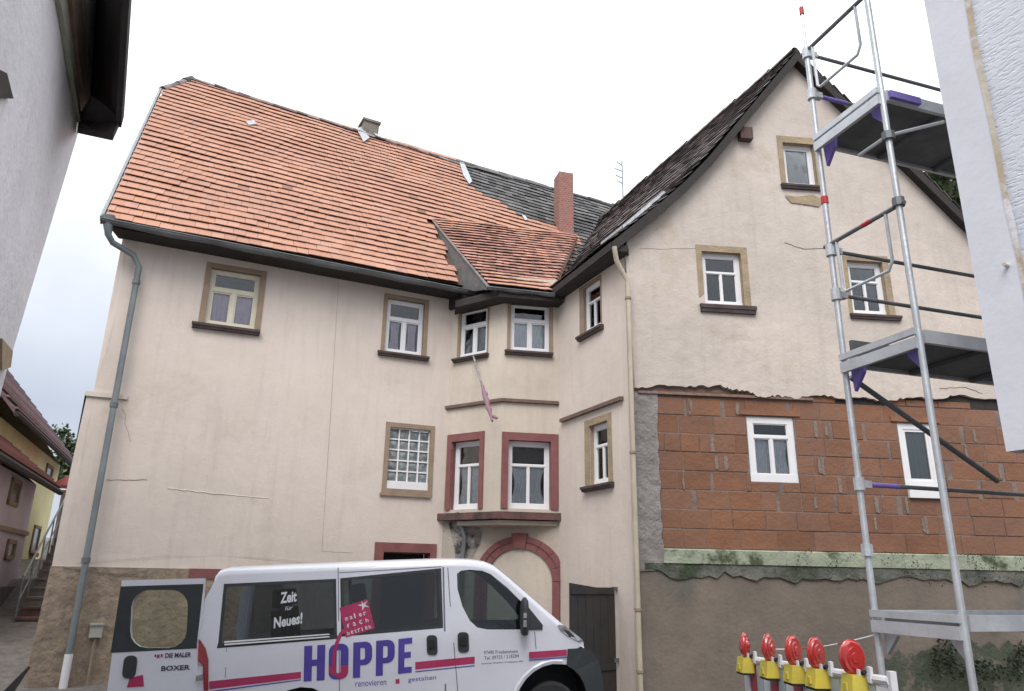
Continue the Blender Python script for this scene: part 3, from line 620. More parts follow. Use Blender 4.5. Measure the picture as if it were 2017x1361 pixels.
# ------------------------------------------------------------------ roofs
def tile_verts(w_, l, lift=.045, t=.014):
    # local: x across, y up-slope, z normal ; lower edge raised
    a = w_ / 2 - .0018; z0 = lift
    vs = [(-a, 0, z0), (a, 0, z0), (a, l * 1.12, .006), (-a, l * 1.12, .006)]
    vs += [(x, y, z + t) for x, y, z in vs]
    fs = [(0, 3, 2, 1), (4, 5, 6, 7), (0, 1, 5, 4), (1, 2, 6, 5), (2, 3, 7, 6), (3, 0, 4, 7)]
    return vs, fs
def patch_tiles(P00, P10, P01, P11, rows, tw, pred, rowshift=True, und=True, jit=1.0, bow=None, lift=.044):
    """bilinear patch from eave (P00-P10) to ridge (P01-P11); yields matrices with material keys"""
    res = []
    for j in range(rows):
        v = j / rows
        a = P00.lerp(P01, v); b = P10.lerp(P11, v); a2 = P00.lerp(P01, (j + 1) / rows); b2 = P10.lerp(P11, (j + 1) / rows)
        L_ = (b - a).length; nc = max(2, round(L_ / tw)); 
        for i in range(-1, nc + 1):
            sl0 = (i + (.5 if (j % 2 and rowshift) else 0)) / nc; sr0 = min(1, sl0 + 1 / nc); sl0 = max(0, sl0); s_ = (sl0 + sr0) / 2
            if sr0 - sl0 < .25 / nc: continue
            p = a.lerp(b, s_); p2 = a2.lerp(b2, s_); x = (b - a).normalized(); y = (p2 - p); ln = y.length; y.normalize(); nrm = x.cross(y).normalized()
            if nrm.z < 0: nrm = -nrm; x = -x
            y = nrm.cross(x)
            key = pred(*proj(p.lerp(p2, .5)), s_, v)
            if key is None: continue
            bw2 = .035 * noise.noise(p * .7) + (bow(s_, v) if bow else 0)
            p = p + nrm * (bw2 + random.uniform(-.004, .006) * jit)
            rz = random.uniform(-.012, .012) * jit; x2 = (x * cos(rz) + y * sin(rz)); y2 = nrm.cross(x2)
            tl = random.uniform(-.01, .01) * jit; n2 = (nrm + x2 * tl).normalized(); x2 = y2.cross(n2)
            Mx = Matrix((x2, y2, n2)).transposed().to_4x4(); Mx.translation = p
            res.append((key, Mx, (sr0 - sl0) * L_, ln, lift))
    return res
def emit(res, P, mats, names, nind, indkey):
    cam_d = lambda r: (r[1].translation - EYE).length
    ind = sorted([r for r in res if r[0] == indkey], key=cam_d)[:nind]; ids = set(id(r) for r in ind)
    me0 = {}
    for r in ind:
        k = (round(r[2], 3), round(r[3], 2))
        if k not in me0:
            vs, fs = tile_verts(r[2], r[3], r[4]); me = bpy.data.meshes.new('roof_tile'); me.from_pydata(vs, [], fs); me.materials.append(mats[r[0]]); me0[k] = me
        o = bpy.data.objects.new('roof_tile', me0[k]); COL.objects.link(o); o.parent = P; Mx = r[1].copy(); Mx.translation -= WP[P.name]; o.matrix_basis = Mx
    for key in mats:
        mb = MB()
        for r in res:
            if r[0] == key and id(r) not in ids:
                vs, fs = tile_verts(r[2], r[3], r[4]); mb.add([r[1] @ V(v) for v in vs], fs)
        if mb.v:
            me = bpy.data.meshes.new(names[key]); c = mb.v[0]; me.from_pydata([v - c for v in mb.v], [], mb.f); me.materials.append(mats[key])
            link(names[key], me, c, P, None, 'stuff')
# main roof plane of left house
g0 = WL.hit3(207, 428, .48); g1 = WL.hit3(1085, 592, .48)
PITCH = rad(52)
dd = (g1 - g0).normalized(); back = V((0, 0, 1)).cross(dd).normalized(); upv = back * cos(PITCH) + V((0, 0, 1)) * sin(PITCH); upv = (upv - dd * upv.dot(dd)).normalized(); RN = dd.cross(upv)
if RN.z < 0: RN = -RN
def rp(px, py, off=0):
    r = ray(px, py); return EYE + r * ((g0 + RN * off - EYE).dot(RN) / r.dot(RN))
T0 = rp(334.5, 143); T1 = rp(1270, 424); E0 = rp(205, 431); E1 = rp(1140, 601)
DARKP = [(905, 318), (925, 350), (922, 362), (955, 385), (990, 405), (1020, 424), (1060, 437), (1100, 447), (1135, 462), (1150, 470), (1100, 560), (1400, 560), (1400, 200), (905, 200)]
BAYP = [(846, 424), (905, 432), (1010, 452), (1135, 462), (1100, 530), (1084, 575), (1084, 700), (918, 700), (910, 556), (880, 486)]
def side(x, y, a, b): return (b[0] - a[0]) * (y - a[1]) - (b[1] - a[1]) * (x - a[0])
def pred(x, y, s_, v):
    if side(x, y, (318, 178), (375, 155)) < 0: return None
    if x > 1085 and side(x, y, (1078, 588), (1245, 400)) > 0 and side(x, y, (1078, 588), (1245, 400)) / 250 > 22: return None
    if 700 < x < 735 and 236 < y < 262: return None
    if ip(BAYP, x, y - 8): return None
    if ip(DARKP, x, y): return 'dark'
    if random.random() < .012: return 'weather'
    return 'orange'
roof = MB()
K = 14; vs = []
for j in range(K + 1):
    for i in range(K + 1):
        p = E0.lerp(E1, i / K).lerp(T0.lerp(T1, i / K), j / K); vs.append(p - RN * .035 + RN * .02 * noise.noise(p * .7))
roof.add(vs, [(j * (K + 1) + i, j * (K + 1) + i + 1, (j + 1) * (K + 1) + i + 1, (j + 1) * (K + 1) + i) for j in range(K) for i in range(K)
              if not (side(*proj(vs[(j + 1) * (K + 1) + i]), (318, 178), (375, 155)) < 0)])
hp0, hp1 = rp(320, 178), rp(377, 157)
RO = roof.build('roof', UNDER, HL)
def bow(s_, v): return .10 * math.exp(-((s_ - .55) / .12) ** 2) * math.exp(-((v - .6) / .25) ** 2) - .05 * sin(pi * s_)
res = patch_tiles(E0, E1, T0, T1, 32, .22, pred, bow=lambda s_, v: .5 * bow(s_, v))
emit(res, RO, {'orange': TILE, 'dark': TILED, 'weather': TILEB}, {'orange': 'roof_tiles', 'dark': 'dark_roof_tiles', 'weather': 'weathered_roof_tiles'}, 300, 'orange')
# ridge and hip tiles
def ridge(A, B, P, m, n_, r=.1, name='ridge_tile'):
    for i in range(n_):
        a = A.lerp(B, i / n_); b = A.lerp(B, (i + 1.08) / n_); t = (b - a).normalized(); x = t.cross(V((0, 0, 1))).normalized(); y = x.cross(t)
        mb = MB(); vs = []
        dz_ = random.uniform(-.015, .02)
        for q, (p, rr) in enumerate(((a, r * 1.08), (b, r * .95))):
            for k in range(7): g_ = pi * (k / 6); vs.append(p + x * rr * cos(g_) + y * (rr * sin(g_) - .03 + dz_))
        mb.add(vs, [(k, k + 1, k + 8, k + 7) for k in range(6)]); mb.build(name, m, P)
ra, rb, rc_ = rp(375, 157), rp(905, 325), rp(1228, 412)
ridge(ra, rb, RO, TILER, 24); ridge(rb, rc_, RO, TILED, 13)
ridge(rp(320, 177), rp(377, 156), RO, TILER, 4)
MB().bar(E0 - dd * .04, rp(318, 177) - dd * .02, .05, .10, RN).build('verge_board', ZINC, RO)
# hip face and back slope, gable end
hd = back; rz_ = ra.z
Bk0 = WL.pt(u0, 7.4, -9.9); Bk1 = WL.pt(uc + 2, 7.4, -9.9)
mb = MB(); mb.add([ra, rc_, Bk1, Bk0, rp(320, 178)], [(0, 1, 2, 3), (0, 3, 4)]); mb.build('back_slope', TILER, RO)
mb = MB(); s0 = WL.pt(u0 + .10, 0, -.0); s1 = WL.pt(u0 + .10, 0, -9.9); q0, q1 = WL.pt(u0 - .03, 0, .0), WL.pt(u0 - .03, 0, -9.9)
mb.add([q0 + V((0, 0, ZB)), q1 + V((0, 0, ZB)), q1 + V((0, 0, step_z)), q0 + V((0, 0, step_z)), s1 + V((0, 0, step_z)), s0 + V((0, 0, step_z))], [(0, 1, 2, 3), (3, 2, 4, 5)])
mb.add([s0 + V((0, 0, ZB)), s1 + V((0, 0, ZB)), s1 + V((0, 0, 7.4)), rp(322, 182) - RN * .1 + dd * .15, s0 + V((0, 0, 7.6))], [(0, 1, 2, 3, 4)])
mb.add([s1 + V((0, 0, ZB)), WL.pt(uc + 2, ZB, -9.9), WL.pt(uc + 2, 7.4, -9.9), s1 + V((0, 0, 7.4))], [(0, 1, 2, 3)]); mb.build('end_wall', PL, HL)
MB().box(WL, u0 + .2, u0 + .35, 10.9, 11.5, .0, .1) if False else None
# eave: soffit, fascia, gutter
ge = WL.hit3(905, 572, .48); gs = WL.hit3(205, 440, .48)
mb = MB(); wz = V((0, 0, 1))
mb.hexa([WL.pt(u0 + .02, gs.z - .03, -.02), WL.pt(uc + .05, ge.z - .05, -.02), WL.pt(uc + .05, ge.z - .02, .40), WL.pt(u0 - .1, gs.z - .02, .42), WL.pt(u0 + .02, gs.z + .45, -.02), WL.pt(uc + .05, ge.z + .4, -.02), WL.pt(uc + .05, ge.z + .03, .42), WL.pt(u0 - .1, gs.z + .03, .42)])
mb.build('eave_soffit', WOOD, HL)
def gutter(a, b, r, P, m, name='gutter', k=24):
    t = (b - a).normalized(); x = t.cross(V((0, 0, 1))).normalized(); mb = MB(); vs = []
    for i in range(k + 1):
        p = a.lerp(b, i / k) + V((0, 0, .012 * sin(i * 1.3)))
        for q in range(9): g_ = pi + pi * q / 8; vs.append(p + x * r * cos(g_) + V((0, 0, r * sin(g_))))
    mb.add(vs, [(i * 9 + q, i * 9 + q + 1, (i + 1) * 9 + q + 1, (i + 1) * 9 + q) for i in range(k) for q in range(8)]); mb.add(vs[:9], [tuple(range(9))]); mb.add(vs[-9:], [tuple(range(9))])
    mb.tube([a + x * r * (1 if (x.dot(EYE - a) > 0) else -1), b + x * r * (1 if (x.dot(EYE - a) > 0) else -1)], .012, 6)
    o = mb.build(name, m, P, smooth=True)
    for i in range(0, k, 3):
        p = a.lerp(b, i / k); MB().tube([p + x * (r + .004) * cos(pi + pi * q / 8) + V((0, 0, (r + .004) * sin(pi + pi * q / 8))) for q in range(9)], .009, 5).build('gutter_bracket', ZINCD, o)
    return o
gutter(WL.hit3(200, 432, .55), WL.hit3(948, 578, .55), .075, HL, ZINCD)
# downpipe left
pu = (WL.hit(268, 560, .14)[0] + WL.hit(135, 1290, .14)[0]) / 2
pts = [WL.hit3(214, 437, .52), WL.hit3(213, 462, .50), WL.hit3(222, 478, .42), WL.hit3(262, 502, .2)]
zt_p = WL.hit(273, 525, .14)[1]; zj = WL.hit(140, 1288, .14)[1]
pts += [WL.pt(pu, zt_p, .14), WL.pt(pu, zj, .14)]
dpo = MB().tube(pts, [.085, .055, .052, .052, .052, .052], 12).build('downpipe', ZINC, HL, smooth=True)
MB().tube([WL.hit3(214, 425, .53), WL.hit3(213, 452, .5)], [.11, .07], 12).build('outlet_funnel', ZINC, dpo, smooth=True)
MB().tube([WL.pt(pu, zj, .14), WL.pt(pu, ZB, .14)], .06, 12).build('white_lower_pipe', WHITE, dpo, smooth=True)
for py in (553, 800, 1105):
    z_ = WL.hit(250, py, .14)[1]; MB().tube([WL.pt(pu, z_ - .04, .14), WL.pt(pu, z_ + .04, .14)], .066, 12).bar(WL.pt(pu, z_, .14), WL.pt(pu, z_, 0), .02, .02).build('pipe_clamp', ZINCD, dpo)
# bay roof
bA = rp(850, 430, .0); bT = rp(1140, 464, .02); bC = WD.hit3(960, 562, .32); bD = WD.hit3(1090, 576, .32)
K = 12; vs = [bC.lerp(bD, i / K).lerp(bA.lerp(bT, i / K), j / K) + V((0, 0, -.03)) for j in range(K + 1) for i in range(K + 1)]
br = MB().add(vs, [(j * (K + 1) + i, j * (K + 1) + i + 1, (j + 1) * (K + 1) + i + 1, (j + 1) * (K + 1) + i) for j in range(K) for i in range(K)]).build('bay_roof', UNDER, HL)
def predb(x, y, s_, v):
    k = v + .25 * noise.noise(V((s_ * 4, v * 3, 5)))
    return 'orange' if (k < .1 or k > .9) else 'weather'
res = patch_tiles(bC, bD, bA, bT, 22, .15, predb, lift=.045)
emit(res, br, {'orange': TILE, 'weather': TILEB}, {'orange': 'roof_tiles', 'weather': 'weathered_roof_tiles'}, 0, 'orange')
# cheek of the bay roof
bB = WL.hit3(912, 566, .45)
MB().prism([bA, bB, bB.lerp(bC, .5) - V((0, 0, .08)), bC + V((0, 0, -.06)), bC + V((0, 0, .02))], -WL.n * .02 + V((0, 0, -.02))).build('slate_cheek', SLATE, HL)
for k in range(9):
    t = (k + .6) / 9.5; a = bA.lerp(bB, t); b = bA.lerp(bC, t)
    MB().bar(a.lerp(b, .03), b.lerp(a, .03), .014, .05, V((0, 0, 1))).build('slate_course', SLATE, HL) if False else None
MB().bar(bA, bC + (bC - bA).normalized() * .05, .06, .03).build('verge_tile', TILER, br)
# bay soffit
so_ = [WD.hit3(948, 572, .34), WD.hit3(1094, 582, .34), WD.pt(DL + .05, 0, -.02), WD.pt(0, 0, -.02), WC.pt(-.1, 0, -.02)]
zs_ = bC.z - .08
lp = [V((p.x, p.y, zs_)) for p in [WL.pt(uc - .1, 0, .5), WD.pt(-.15, 0, .36), WD.pt(DL + .02, 0, .34), WD.pt(DL + .02, 0, -.2), WC.pt(-.1, 0, -.2)]]
MB().prism([p - V((0, 0, .15)) for p in lp], (0, 0, .15)).build('bay_soffit', WOOD, HL)
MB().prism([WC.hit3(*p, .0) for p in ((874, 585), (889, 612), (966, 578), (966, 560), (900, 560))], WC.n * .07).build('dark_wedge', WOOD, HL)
gutter(WD.hit3(958, 566, .38), WD.hit3(1092, 580, .38), .05, HL, ZINCD, k=9)
# ---- gable house roof
BD = yawd(-22)         # direction of its ridge, running back
def rpatch(pl, depth, m, P, name, rows_per, tw, th_=.05, right=False):
    A = [WG.pt(u, z, VO) for u, z in pl]
    mb = MB(); vs = []
    for a in A: vs += [a - V((0, 0, .03)), a - V((0, 0, .03)) + BD * depth, a - V((0, 0, .16)) + BD * depth, a - V((0, 0, .16))]
    n_ = len(A); mb.add(vs, [(i * 4 + j, i * 4 + (j + 1) % 4, (i + 1) * 4 + (j + 1) % 4, (i + 1) * 4 + j) for i in range(n_ - 1) for j in range(4)] + [(0, 1, 2, 3), (n_ * 4 - 4, n_ * 4 - 3, n_ * 4 - 2, n_ * 4 - 1)])
    ro = mb.build(name, WOOD, P)
    res = []
    for i in range(n_ - 1, 0, -1):
        lo, hi = A[i], A[i - 1]; L_ = (hi - lo).length; rows = max(1, round(L_ / rows_per))
        if right: q = (lo + BD * depth, lo, hi + BD * depth, hi)
        else: q = (lo, lo + BD * depth, hi, hi + BD * depth)
        def pr_(x, y, s_, v): return 'a'
        res += patch_tiles(q[0], q[1], q[2], q[3], rows, tw, pr_, lift=.04)
    emit(res, ro, {'a': m}, {'a': 'roof_tiles'}, 0, 'none')
    return ro
zE = vl[-1]
ro1 = rpatch(vl, 8.5, TILER, HG, 'left_roof_slope', .24, .22)
ro2 = rpatch(vr, 9, TILER, HG, 'right_roof_slope', .24, .22, right=True)
A = [WG.pt(u, z, VO) for u, z in vl]; ridge(A[0], A[0] + BD * 8.5, ro1, TILER, 24)
# barge boards
for nm_, pl, ro_ in (('l', vl, ro1), ('r', vr, ro2)):
    mb = MB()
    for i in range(len(pl) - 1):
        a, b = pl[i], pl[i + 1]; d0, d1 = .03, .24
        mb.hexa([WG.pt(a[0], a[1] - d1, VO), WG.pt(b[0], b[1] - d1, VO), WG.pt(b[0], b[1] - d1, VO + .03), WG.pt(a[0], a[1] - d1, VO + .03), WG.pt(a[0], a[1] - d0, VO), WG.pt(b[0], b[1] - d0, VO), WG.pt(b[0], b[1] - d0, VO + .03), WG.pt(a[0], a[1] - d0, VO + .03)])
    mb.build('barge_board', WOOD, ro_)
# E side eave box & gutter
ez = vl[-1][1] - .05
a0 = WG.pt(vl[-1][0], 0, VO); e_dir = BD
lp = [V((a0.x, a0.y, 0)), V((a0.x, a0.y, 0)) + e_dir * 3.0, WE.pt(-.2, 0, -.1), WE.pt(EL, 0, -.1), WG.pt(.0, 0, VO)]
MB().prism([V((p.x, p.y, ez - .14)) for p in lp], (0, 0, .12)).build('eave_soffit', WOOD, HG)
mb = MB(); mb.bar(V((a0.x, a0.y, ez - .05)), V((a0.x, a0.y, ez - .05)) + e_dir * 2.9, .04, .14); mb.build('fascia', WOOD, HG)
# skylight on that slope
def on_slope(px, py, i, lift=.06):
    a, b = A[i], A[i + 1]; nr = (b - a).cross(BD).normalized()
    if nr.z < 0: nr = -nr
    r = ray(px, py); return EYE + r * ((a + nr * lift - EYE).dot(nr) / r.dot(nr)), nr
q = [on_slope(x, y, 5, .09)[0] for x, y in ((1229, 443), (1262, 413), (1292, 378), (1270, 384))]
q0 = q[0]; 
lp = [A[5].lerp(A[6], .75) + BD * .5, A[5].lerp(A[6], .75) + BD * 1.25, A[4].lerp(A[5], .2) + BD * 1.25, A[4].lerp(A[5], .2) + BD * .5]
sk = MB().bar(lp[0] + V((0, 0, .08)), lp[3] + V((0, 0, .08)), .07, .05).bar(lp[1] + V((0, 0, .08)), lp[2] + V((0, 0, .08)), .07, .05).bar(lp[0] + V((0, 0, .08)), lp[1] + V((0, 0, .08)), .07, .05).bar(lp[3] + V((0, 0, .08)), lp[2] + V((0, 0, .08)), .07, .05).build('skylight', LEAD, ro1)
MB().prism([p + V((0, 0, .07)) for p in lp], (0, 0, .012)).build('pane', M('skylight_glass', (.55, .6, .64), .1, spec=.9), sk)
# flashing spots on main roof
for pts_ in (((905, 320), (914, 322), (930, 358), (924, 363), (912, 345)), ((702, 254), (712, 250), (728, 272), (716, 280)), ((735, 262), (752, 268), (758, 274), (742, 270)), ((1028, 424), (1034, 426), (1040, 434), (1034, 434)), ((484, 240), (500, 238), (506, 245), (490, 247))):
    MB().prism([rp(x, y, .06) for x, y in pts_], RN * .02).build('flashing', LEAD, RO)
# right & back walls of gable house
mb = MB(); gr = WG.pt(GR, 0, .02); grb = gr + BD * 9; elb = WE.pt(EL, 0, -.02)
mb.add([gr + V((0, 0, ZB)), grb + V((0, 0, ZB)), grb + V((0, 0, 7.3)), gr + V((0, 0, 7.3))], [(0, 1, 2, 3)]); 
bl = WG.pt(0, 0, 0) + BD * 9
mb.add([grb + V((0, 0, ZB)), bl + V((0, 0, ZB)), bl + V((0, 0, 7.3)), V((A[0] + BD * 8.9).to_tuple()) - V((0, 0, .2)), grb + V((0, 0, 7.3))], [(0, 1, 2, 3, 4)]); mb.build('rear_walls', PLG, HG)
# chimneys
def chim(name, m, base, hgt, wx, wy, P, cap=None, yaw_=62):
    Wc = Wall((base.x, base.y), yaw_); z0, z1 = base.z - .8, base.z + hgt
    o = MB().box(Wc, -wx / 2, wx / 2, z0, z1, -wy, 0).build(name, m, P)
    if cap: MB().box(Wc, -wx / 2 - .04, wx / 2 + .04, z1, z1 + .07, -wy - .04, .04).build('chimney_cap', m, o)
    return o
chim('chimney', CHIMG, rp(730, 268) + V((0, 0, -.05)), .50, .44, .44, HL, True, 62)
cb_ = rp(1116, 466); tgt = 0
# height so the top projects at py 335
hh = .5
while proj(cb_ + V((0, 0, hh)))[1] > 340 and hh < 5: hh += .02
chim('brick_chimney', CHIMB, cb_, hh, .40, .45, HL, False, 75)
# antenna
ab = at(1228, 412, 19.5); at_ = at(1227, 316, 19.5)
an = thing('roof_antenna', 'thin television antenna mast standing on the roof where the two roofs meet', 'antenna', ab - V((0, 0, .5)))
MB().tube([ab - V((0, 0, .5)), V((ab.x, ab.y, at_.z))], .018, 6).build('mast', ZINC, an)
for f, l in ((.93, .2), (.8, .35), (.66, .3), (.55, .22)):
    z_ = ab.z + (at_.z - ab.z) * f; c_ = V((ab.x, ab.y, z_)); MB().tube([c_ + V((-l / 2 - .05, -.05, .02)), c_ + V((l / 8, .1, 0))], .014, 5).build('antenna_rod', ZINCD, an)
# beige corner downpipe
cu = WE.hit(1238, 560, .09)[0]; cu2 = WE.hit(1256, 1250, .09)[0]; cu = (cu + cu2) / 2
zz = WE.hit(1236, 552, .09)[1]
cd = MB().tube([WE.hit3(1210, 486, .34), WE.hit3(1214, 512, .3), WE.hit3(1226, 536, .16), WE.pt(cu, zz, .09), WE.pt(cu, ZB, .09)], .042, 10).build('corner_downpipe', BEIGE, HG, smooth=True)
for py in (580, 890, 1200, 1320):
    z_ = WE.hit(1250, py, .09)[1]; MB().tube([WE.pt(cu, z_ - .02, .09), WE.pt(cu, z_ + .02, .09)], .055, 10).build('pipe_clamp', SAND, cd)
MB().tube([WE.pt(cu - .09, zz - .3, .03), WE.pt(cu - .09, ZB, .03)], .012, 6).build('cable', BROWN, HG)
# flag pole at the bay
fa = WC.hit3(932, 700, .08); fb = WC.hit3(968, 822, .75)
fp = thing('flagpole', 'short pole with a rolled faded flag hanging out below the left bay window', 'flagpole', fa)
MB().tube([fa, fb], .02, 8).build('pole', POLE, fp); 
t0 = fa.lerp(fb, .5); rs = []; ps = []
for i in range(15):
    t = i / 14; ps.append(t0.lerp(fb + (fb - fa).normalized() * .1, t) + V((random.uniform(-.01, .01), 0, random.uniform(-.01, .01)))); rs.append(.022 + .03 * sin(pi * min(1, t * 1.1)) * (1 + .4 * sin(i * 2.1)))
MB().tube(ps, rs, 9).tube([ps[-3], ps[-2] + V((.06, -.02, .02)), ps[-1] + V((.09, 0, .05))], [.02, .035, .02], 7).build('rolled_flag', FLAG, fp, smooth=True)
# utility box
jb = WL.hit(190, 1243, .06)
jo = thing('junction_box', 'small grey meter box with a conduit on the rough wall left of the van', 'junction box', WL.pt(jb[0], jb[1] - .1, .06))
GREYB = M('box_grey', (.42, .43, .38), .6)
MB().box(WL, jb[0] - .09, jb[0] + .09, jb[1] - .09, jb[1] + .11, .05, .14).box(WL, jb[0] - .1, jb[0] + .1, jb[1] + .09, jb[1] + .12, .05, .16).build('housing', GREYB, jo)
MB().tube([WL.pt(jb[0], jb[1] - .09, .09), WL.pt(jb[0], ZB, .09)], .022, 8).build('conduit', SAND, jo)
# black gate leaf standing open beside the arch
ga = WE.hit(1212, 1162, .03); gat = WE.pt(ga[0], 0, .05); gf = gp(1122, 11.85)
Wt = Wall(gf, Q=(gat.x, gat.y)); zl = Wt.hit(1122, 1148)[1]; zr = Wt.hit(1210, 1163)[1]; Lw = (V((gat.x, gat.y, 0)) - Wt.P).length
gt = thing('black_gate', 'tall black gate leaf standing open between the arch and the corner pipe', 'gate', Wt.pt(Lw, -.4))
nb = 6
for i in range(nb):
    a, b = Lw * i / nb + .003, Lw * (i + 1) / nb - .003; zz_ = zl + (zr - zl) * (i + .5) / nb; 
    MB().hexa([Wt.pt(a, -.5, -.02), Wt.pt(b, -.5, -.02), Wt.pt(b, -.5, .01), Wt.pt(a, -.5, .01), Wt.pt(a, zl + (zr - zl) * i / nb, -.02), Wt.pt(b, zl + (zr - zl) * (i + 1) / nb, -.02), Wt.pt(b, zl + (zr - zl) * (i + 1) / nb, .01), Wt.pt(a, zl + (zr - zl) * i / nb, .01)]).build('gate_board', IRON, gt)
for zq in (.2, 1.3): MB().box(Wt, .02, Lw - .02, zq, zq + .1, .01, .03).build('gate_rail', IRON, gt)
for k in (.3, 1.35): MB().box(Wt, Lw - .04, Lw + .06, k, k + .06, -.02, .03).build('hinge', ZINCD, gt)
# ------------------------------------------------------------------ white building on the left
WW = Wall(gp(-36, 8.2), 154)
HW = thing('old_white_building', 'old white rendered building at the left edge with dark overhanging eave', 'house', WW.pt(2, 0))
k0 = WW.hit(152, 262); uf = 0
c0 = WW.hit(155, 250); c1 = WW.hit(105, 5)
zc = c0[1]
def whit(px, py, off=0): return WW.hit(px, py, off)
p1, p2 = whit(178, 195), whit(190, 5)
UE = 9
out = [(0, -.5), (UE, -.5), (UE, zc + 4), (0 - 0, zc + .0)]
sl_ = (p2[1] - p1[1]) / (p2[0] - p1[0])
WBs = WW
lowc = WW.hit(-95, 1100)[0]
MB().sheet([(lowc, -.5), (UE, -.5), (UE, zc + 3.2), (0, zc + 3.2)][:2] + [(UE, p1[1] + sl_ * (UE - p1[0]) + .6), (p1[0], p1[1] + .6), (0, p1[1] + .5), WW.hit(153, 262), WW.hit(12, 735)], [], wob(WW, .02), .5).build('wall', BWHITE, HW)
_e = [(lowc, -.5), WW.hit(12, 735), WW.hit(153, 262), (0, p1[1] + .5)]
MB().add([WW.pt(u, z, -.02) for u, z in _e] + [WW.pt(u, z, -8) for u, z in _e], [(i, i + 1, i + 5, i + 4) for i in range(3)]).build('end_wall', BWHITE, HW)
# cornice mouldings: three parallel profiles
def strip_px(pa, pb, wpx, off, dep, m, name, P):
    a = whit(*pa, off); b = whit(*pb, off); a_ = whit(pa[0] + wpx[0], pa[1] - 2, off); b_ = whit(pb[0] + wpx[1], pb[1], off)
    MB().prism([WW.pt(*a, .0), WW.pt(*b, .0), WW.pt(*b_, .0), WW.pt(*a_, .0)], WW.n * dep).build(name, m, P)
strip_px((150, 240), (97, -60), (6, 16), .0, .05, GREENP, 'cornice_band', HW)
strip_px((156, 240), (113, -60), (10, 24), .0, .09, BROWNP, 'cornice_band', HW)
strip_px((166, 232), (137, -60), (5, 16), .0, .06, TANP, 'cornice_band', HW)
# overhanging eave
MB().prism([WW.pt(*whit(*p), -.03) for p in ((160, 246), (176, 215), (186, 185), (199, -80), (130, -80))], WW.n * .03).build('frieze', BWHITE, HW)
OV = .55
A0, A1 = WW.pt(*whit(179, 190), 0), WW.pt(*whit(193, -80), 0)
B0, B1 = WW.hit3(234, 248, OV), WW.hit3(254, -80, OV)
MB().prism([A0 + (A0 - A1).normalized() * .25, A1, B1, B0], (0, 0, .14)).build('eave_soffit', WOOD, HW)
MB().bar(B0 + V((0, 0, .06)), B1 + V((0, 0, .06)), .06, .2).build('fascia', WOOD, HW)
q = [WW.hit3(152, 262, .02), WW.hit3(155, 238, .02), WW.hit3(180, 200, .2), WW.hit3(236, 246, OV), WW.hit3(222, 277, OV)]
MB().prism(q, V((0, 0, .05)) + WW.d * .06).build('eave_end_board', WOOD, HW)
# small window casing at the frame edge
a = whit(5, 160); b = whit(-60, 190)
MB().prism([WW.pt(*whit(-60, 110), 0), WW.pt(*whit(-60, 192), 0), WW.pt(*whit(18, 192), 0), WW.pt(*whit(5, 142), 0)], WW.n * .03).build('window_casing', WOOD, HW)
MB().prism([WW.pt(*whit(-8, 728), 0), WW.pt(*whit(-8, 665), 0), WW.pt(*whit(14, 690), 0), WW.pt(*whit(10, 722), 0)], WW.n * .05).build('stone_corner', TANP, HW)
# ------------------------------------------------------------------ right white building
PR = gp(2033, 4.15)
WR = Wall(PR, 154)
HR = thing('stucco_building', 'white stucco building at the right edge with rusty streak by its corner', 'house', WR.pt(1.5, 0))
zlo = WR.hit(1988, 886)[1]
MB().sheet([(.27, zlo), (7, zlo), (7, 8.5), (.27, 8.5)], [], lambda u, z, n: WR.pt(u, z, n), 1.2, rim=.1).build('stucco_wall', STUC, HR)
MB().box(WR, 0, .265, zlo - .01, 8.5, -.12, .012).build('corner_band', EDGEW, HR)
WRe = Wall(WR.pt(0, 0, 0), 64)
MB().add([WR.pt(0, zlo, 0), WR.pt(0, zlo, 0) + yawd(64) * 5, WR.pt(0, 8.5, 0) + yawd(64) * 5, WR.pt(0, 8.5, 0)], [(0, 1, 2, 3)]).build('end_wall', EDGEW, HR)
lp = []; n_ = 40
for i in range(n_ + 1): z_ = 2.7 + 5.8 * i / n_; lp.append((.25 + .02 * noise.noise(V((z_ * 2, 1, 1))), z_))
for i in range(n_, -1, -1): z_ = 2.7 + 5.8 * i / n_; lp.append((.285 + .02 * noise.noise(V((z_ * 3, 5, 1))), z_))
MB().sheet(lp, [], lambda u, z, n: WR.pt(u, z, .016), 0).build('rust_streak', RUST, HR)
MB().box(WR, .10, 7, -.5, zlo, -.5, -.10).build('rubble_wall', PINKS, HR, label='pinkish old rubble wall below the insulated facade')
for i in range(14):
    c_ = WR.pt(random.uniform(.12, .5), random.uniform(.8, zlo - .1), -.1); MB().tube([c_ - V((0, 0, .05)), c_, c_ + V((0, 0, .05))], [.03, .07, .03], 7).build('rubble_stone', PINKS, HR)
MB().tube([WR.pt(.2, zlo + 1.05, .01), WR.pt(.2, zlo + 1.05, .05)], .012, 8).build('wall_anchor', RUST, HR)
